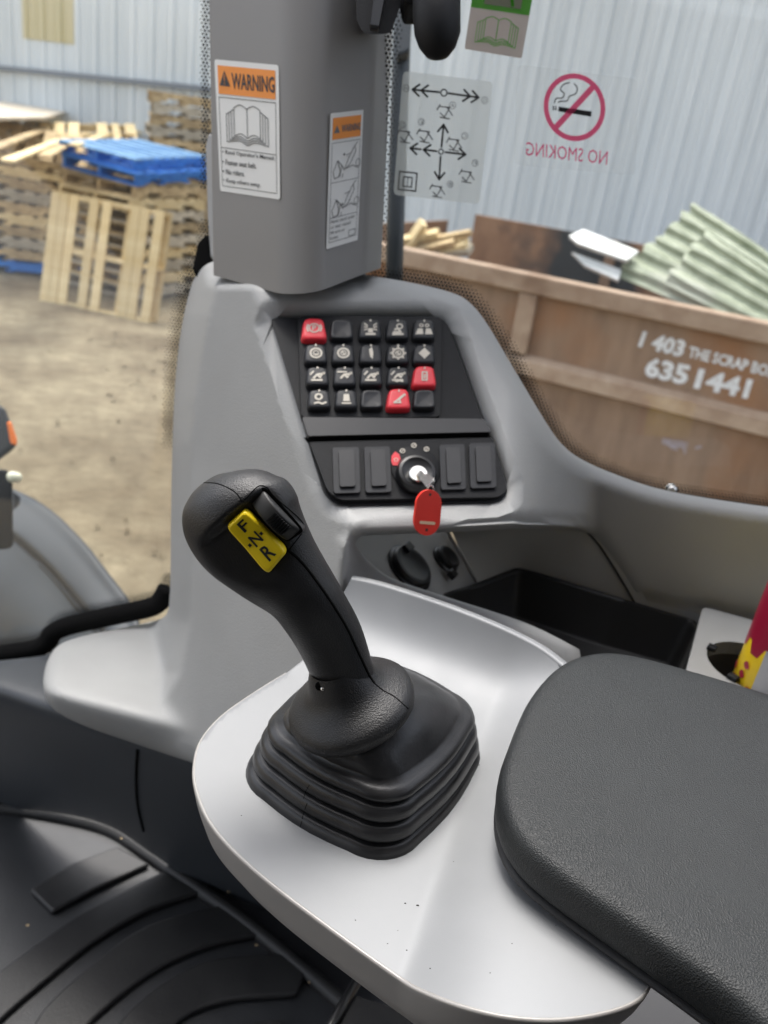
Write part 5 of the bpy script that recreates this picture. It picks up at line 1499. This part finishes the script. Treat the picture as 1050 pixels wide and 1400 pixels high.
    sd = sd if ((430 - a_[0]) * -dn[1] + (760 - a_[1]) * dn[0]) > 0 else -sd
    rd = a_ * 0
    wgt = sstep((sd + 2) / 13) * sstep((812 - Y) / 30) * (SA > 0)
    newd = smax(Dp, fd, .0016)
    Dp = Dp * (1 - wgt) + newd * wgt
    pts = P(X, Y, Dp).reshape(len(rings), nS, 3)
    g = loft('grip_handle', list(pts), M['grip'], e, True, False, True)
    md = g.modifiers.new('s', 'SUBSURF'); md.levels = 1; md.render_levels = 1
    bpy.context.view_layer.update()
    bv = BVHTree.FromObject(g, bpy.context.evaluated_depsgraph_get())
    bcol = BVHTree.FromObject(col, bpy.context.evaluated_depsgraph_get()); bboot = BVHTree.FromObject(o, bpy.context.evaluated_depsgraph_get())
    wm = g.matrix_world.inverted()
    def hit(x, y, trees):
        r = Vector(ray(x, y)).normalized(); best = None
        for t, ob in trees:
            mi = ob.matrix_world.inverted(); h = t.ray_cast(mi @ Vector(CO), mi.to_3x3() @ r)
            if h[0]:
                p = ob.matrix_world @ h[0]
                if best is None or (p - Vector(CO)).length < (best - Vector(CO)).length: best = p
        return np.array(best) if best is not None else None
    def groove(name, pxs, r, trees, sink=.2):
        p = [hit(x, y, trees) for x, y in spline(pxs, 6)]; p = [q for q in p if q is not None]
        if len(p) > 2: tube(name, [q + (CO - q) / np.linalg.norm(CO - q) * -r * sink for q in p], r, M['matte'], e, 6)
    tr = [(bv, g), (bcol, col)]
    groove('seam_line', [(394, 752), (410, 766), (428, 788), (452, 822), (474, 858), (490, 892), (504, 922), (512, 934)], .00075, tr)
    groove('seam_line', [(512, 934), (524, 944), (540, 953), (558, 969)], .0004, tr)
    groove('seam_line', [(279, 660), (296, 661), (312, 667), (324, 675), (331, 686)], .0003, tr)
    groove('button_gap', [(334, 684), (350, 667), (358, 664), (366, 667)], .0003, tr)
    groove('button_gap', [(366, 667), (376, 680), (406, 706), (415, 718), (413, 728), (395, 752)], .00035, tr)
    groove('boot_seam', [(423, 1073), (418, 1082), (415, 1092)], .0002, [(bboot, o)]); groove('boot_seam', [(420, 1098), (415, 1112), (413, 1120)], .0002, [(bboot, o)]); groove('boot_seam', [(413, 1122), (409, 1135), (407, 1146)], .0002, [(bboot, o)])
    # screw recess near the foot of the grip
    h = hit(437, 938, tr)
    if h is not None: lathe('screw_recess', h, CO - h, [(.0020, -.004), (.0023, .0002), (.0016, .0004)], M['matte'], e, 16, cap1=True)
    h = hit(441, 942, tr)
    if h is not None: lathe('screw_head', h, CO - h, [(.0011, -.001), (.0009, .0008)], M['chrome'], e, 10, cap1=True)
    # yellow rocker
    q = Quad((312, 715), (337, 693), (395, 751), (367, 782), facet)
    f0 = .0006
    rb_ = empty_child('direction_switch', e); rb_['label'] = 'yellow rocker marked F N R'
    # u across, v along F -> R
    def px2(u, v):      # map: v along the long axis
        return q(u, v)
    qq = Quad((337, 692), (395, 750), (367, 783), (310, 717), facet)    # u: F -> R , v: across towards lower left
    def top_h(u): return .0046 + .0016 * abs(u - .5) * 2 if True else 0
    out = round_poly([(0, 0), (1, 0), (1, 1), (0, 1)], [.16, .16, .16, .16], 6)
    dense = []
    for i in range(len(out)):
        a, b = out[i], out[(i + 1) % len(out)]
        nseg = max(1, int(np.linalg.norm(b - a) / .08))
        for k in range(nseg): dense.append(a + (b - a) * k / nseg)
    dense = np.array(dense)
    rings = [[qq(u, v, -.002) for u, v in dense]]
    for s, f in ((1.0, .45), (.985, .72), (.96, .88), (.92, .97), (.88, 1.0), (.8, 1), (.7, 1), (.6, 1), (.5, 1), (.4, 1), (.3, 1), (.2, 1), (.1, 1), (.01, 1)):
        sv_ = 1 - (1 - s) * 1.8 if s > .87 else .784 * s / .88
        rings.append([qq(.5 + (u - .5) * s, .5 + (v - .5) * sv_, f * top_h(.5 + (u - .5) * s)) for u, v in dense])
    k = loft('rocker_cap', rings, M['yellow'], rb_, True, False, False)
    S = Soup()
    z = .0066
    def letter(txt, u0, u1, v0, v1):
        vs, fs, w, h = text_shape(txt, .018); b = len(S.v)
        for x, y in vs:
            u = u0 + (u1 - u0) * (1 - y / h); v = v1 + (v0 - v1) * (x / w)      # letters' top towards F end
            S.v.append(qq(u, v, top_h(u) + .00035))
        for f in fs: S.f.append(tuple(b + i for i in f))
    letter('F', .10, .31, .30, .60); letter('R', .66, .89, .30, .63); letter('N', .40, .61, .30, .65)
    for v in (.16, .72): qq.rect(S, .485, v, .535, v + .10, top_h(.51) + .0004)
    S.make('switch_letters', M['ink'], rb_, fix=False)
    # dark slot around the rocker
    S = Soup(); S.poly([qq(.5 + (u - .5) * 1.04, .5 + (v - .5) * 1.08, .0004) for u, v in out]); S.make('switch_slot', M['matte'], rb_)
    # thumb wheel
    tw = empty_child('thumb_wheel', e)
    qw = Quad((361, 668), (412, 724), (392, 738), (344, 688), facet)     # u along, v across
    a = qw(0, .5); b = qw(1, .5); L = b - a; Ln = np.linalg.norm(L); Ld = L / Ln; acr = np.cross(facet.n, Ld)
    wv = np.linalg.norm(qw(.5, 0) - qw(.5, 1))
    S = Soup(); S.poly([qw(u, v, .0005) for u, v in round_poly([(-.04, -.12), (1.05, -.12), (1.05, 1.12), (-.04, 1.12)], .2, 4)]); S.make('wheel_slot', M['matte'], tw)
    R = Ln * .62; hgt = .0068; cc2 = a + L * .5 + facet.n * (hgt - R)
    prof = [(R * .90, -wv * .5), (R * .97, -wv * .47), (R, -wv * .38), (R, wv * .38), (R * .97, wv * .47), (R * .90, wv * .5)]
    rings = []
    nn = 90
    for rr_, hh in prof:
        rings.append([cc2 + acr * hh + rr_ * (cos(2 * pi * k / nn) * facet.n + sin(2 * pi * k / nn) * Ld) for k in range(nn)])
    lathe_o = loft('wheel_body', rings, M['wheel'], tw, True, True, True, 60)
    S = Soup()
    for i in range(8):
        t = -.12 + i * .088; c = cc2 + (R + .0001) * (cos(t) * facet.n + sin(t) * Ld); tg = (cos(t) * Ld - sin(t) * facet.n); nr = (cos(t) * facet.n + sin(t) * Ld)
        S.box(c - acr * wv * .34 - tg * .0003, acr * wv * .68, tg * .0006, nr * .0010)
    S.make('wheel_ridges', M['black'], tw)
facet = pl3((350, 700, .3800), (390, 770, .3865), (300, 740, .3830))
boot()

# ---- armrest pad
def armrest():
    e = empty('armrest_pad', hz(-.285).at(880, 1100), 'thick black grained armrest pad at the right', 'armrest')
    z0 = -.278; f = hz(z0)
    edge = [(712, 1010), (735, 955), (768, 915), (808, 896), (860, 896), (960, 922), (1090, 962), (1300, 1030), (1500, 1200), (1400, 1560), (1150, 1460), (1010, 1348), (880, 1258), (770, 1182), (722, 1138), (702, 1096), (700, 1052)]
    W = spline(np.array([f.at(x, y) for x, y in edge]), 7, True)
    T = np.roll(W, -1, 0) - np.roll(W, 1, 0); T /= np.linalg.norm(T, axis=1)[:, None]; N_ = np.cross(T, [0, 0, 1.0]); c = W.mean(0)
    if np.einsum('ij,ij->i', N_, W - c).mean() < 0: N_ = -N_
    rings = []
    for o_, z_ in ((.000, -.0225), (.0025, -.0215), (.0042, -.019), (.0050, -.015), (.0052, -.010), (.0046, -.0055), (.0034, -.0026), (.0012, -.0008), (-.002, .0001), (-.008, .0006), (-.022, .0012)):
        rings.append(W + N_ * o_ + np.array([0, 0, z_]))
    last = rings[-1]; cc = last.mean(0)
    for t in (.75, .5, .25, .1): q = cc + (last - cc) * t; q[:, 2] = cc[2] + .0012 * (1 - t); rings.append(q)
    loft('pad_cover', rings, M['leather'], e, True, True, True)
    q = [W + N_ * .001 + np.array([0, 0, -.0265]), W + N_ * .0038 + np.array([0, 0, -.0255]), W + N_ * .0038 + np.array([0, 0, -.0238]), W + N_ * .000 + np.array([0, 0, -.0228])]
    loft('pad_base', q, M['dark_panel'], e, True, True, True)
armrest()
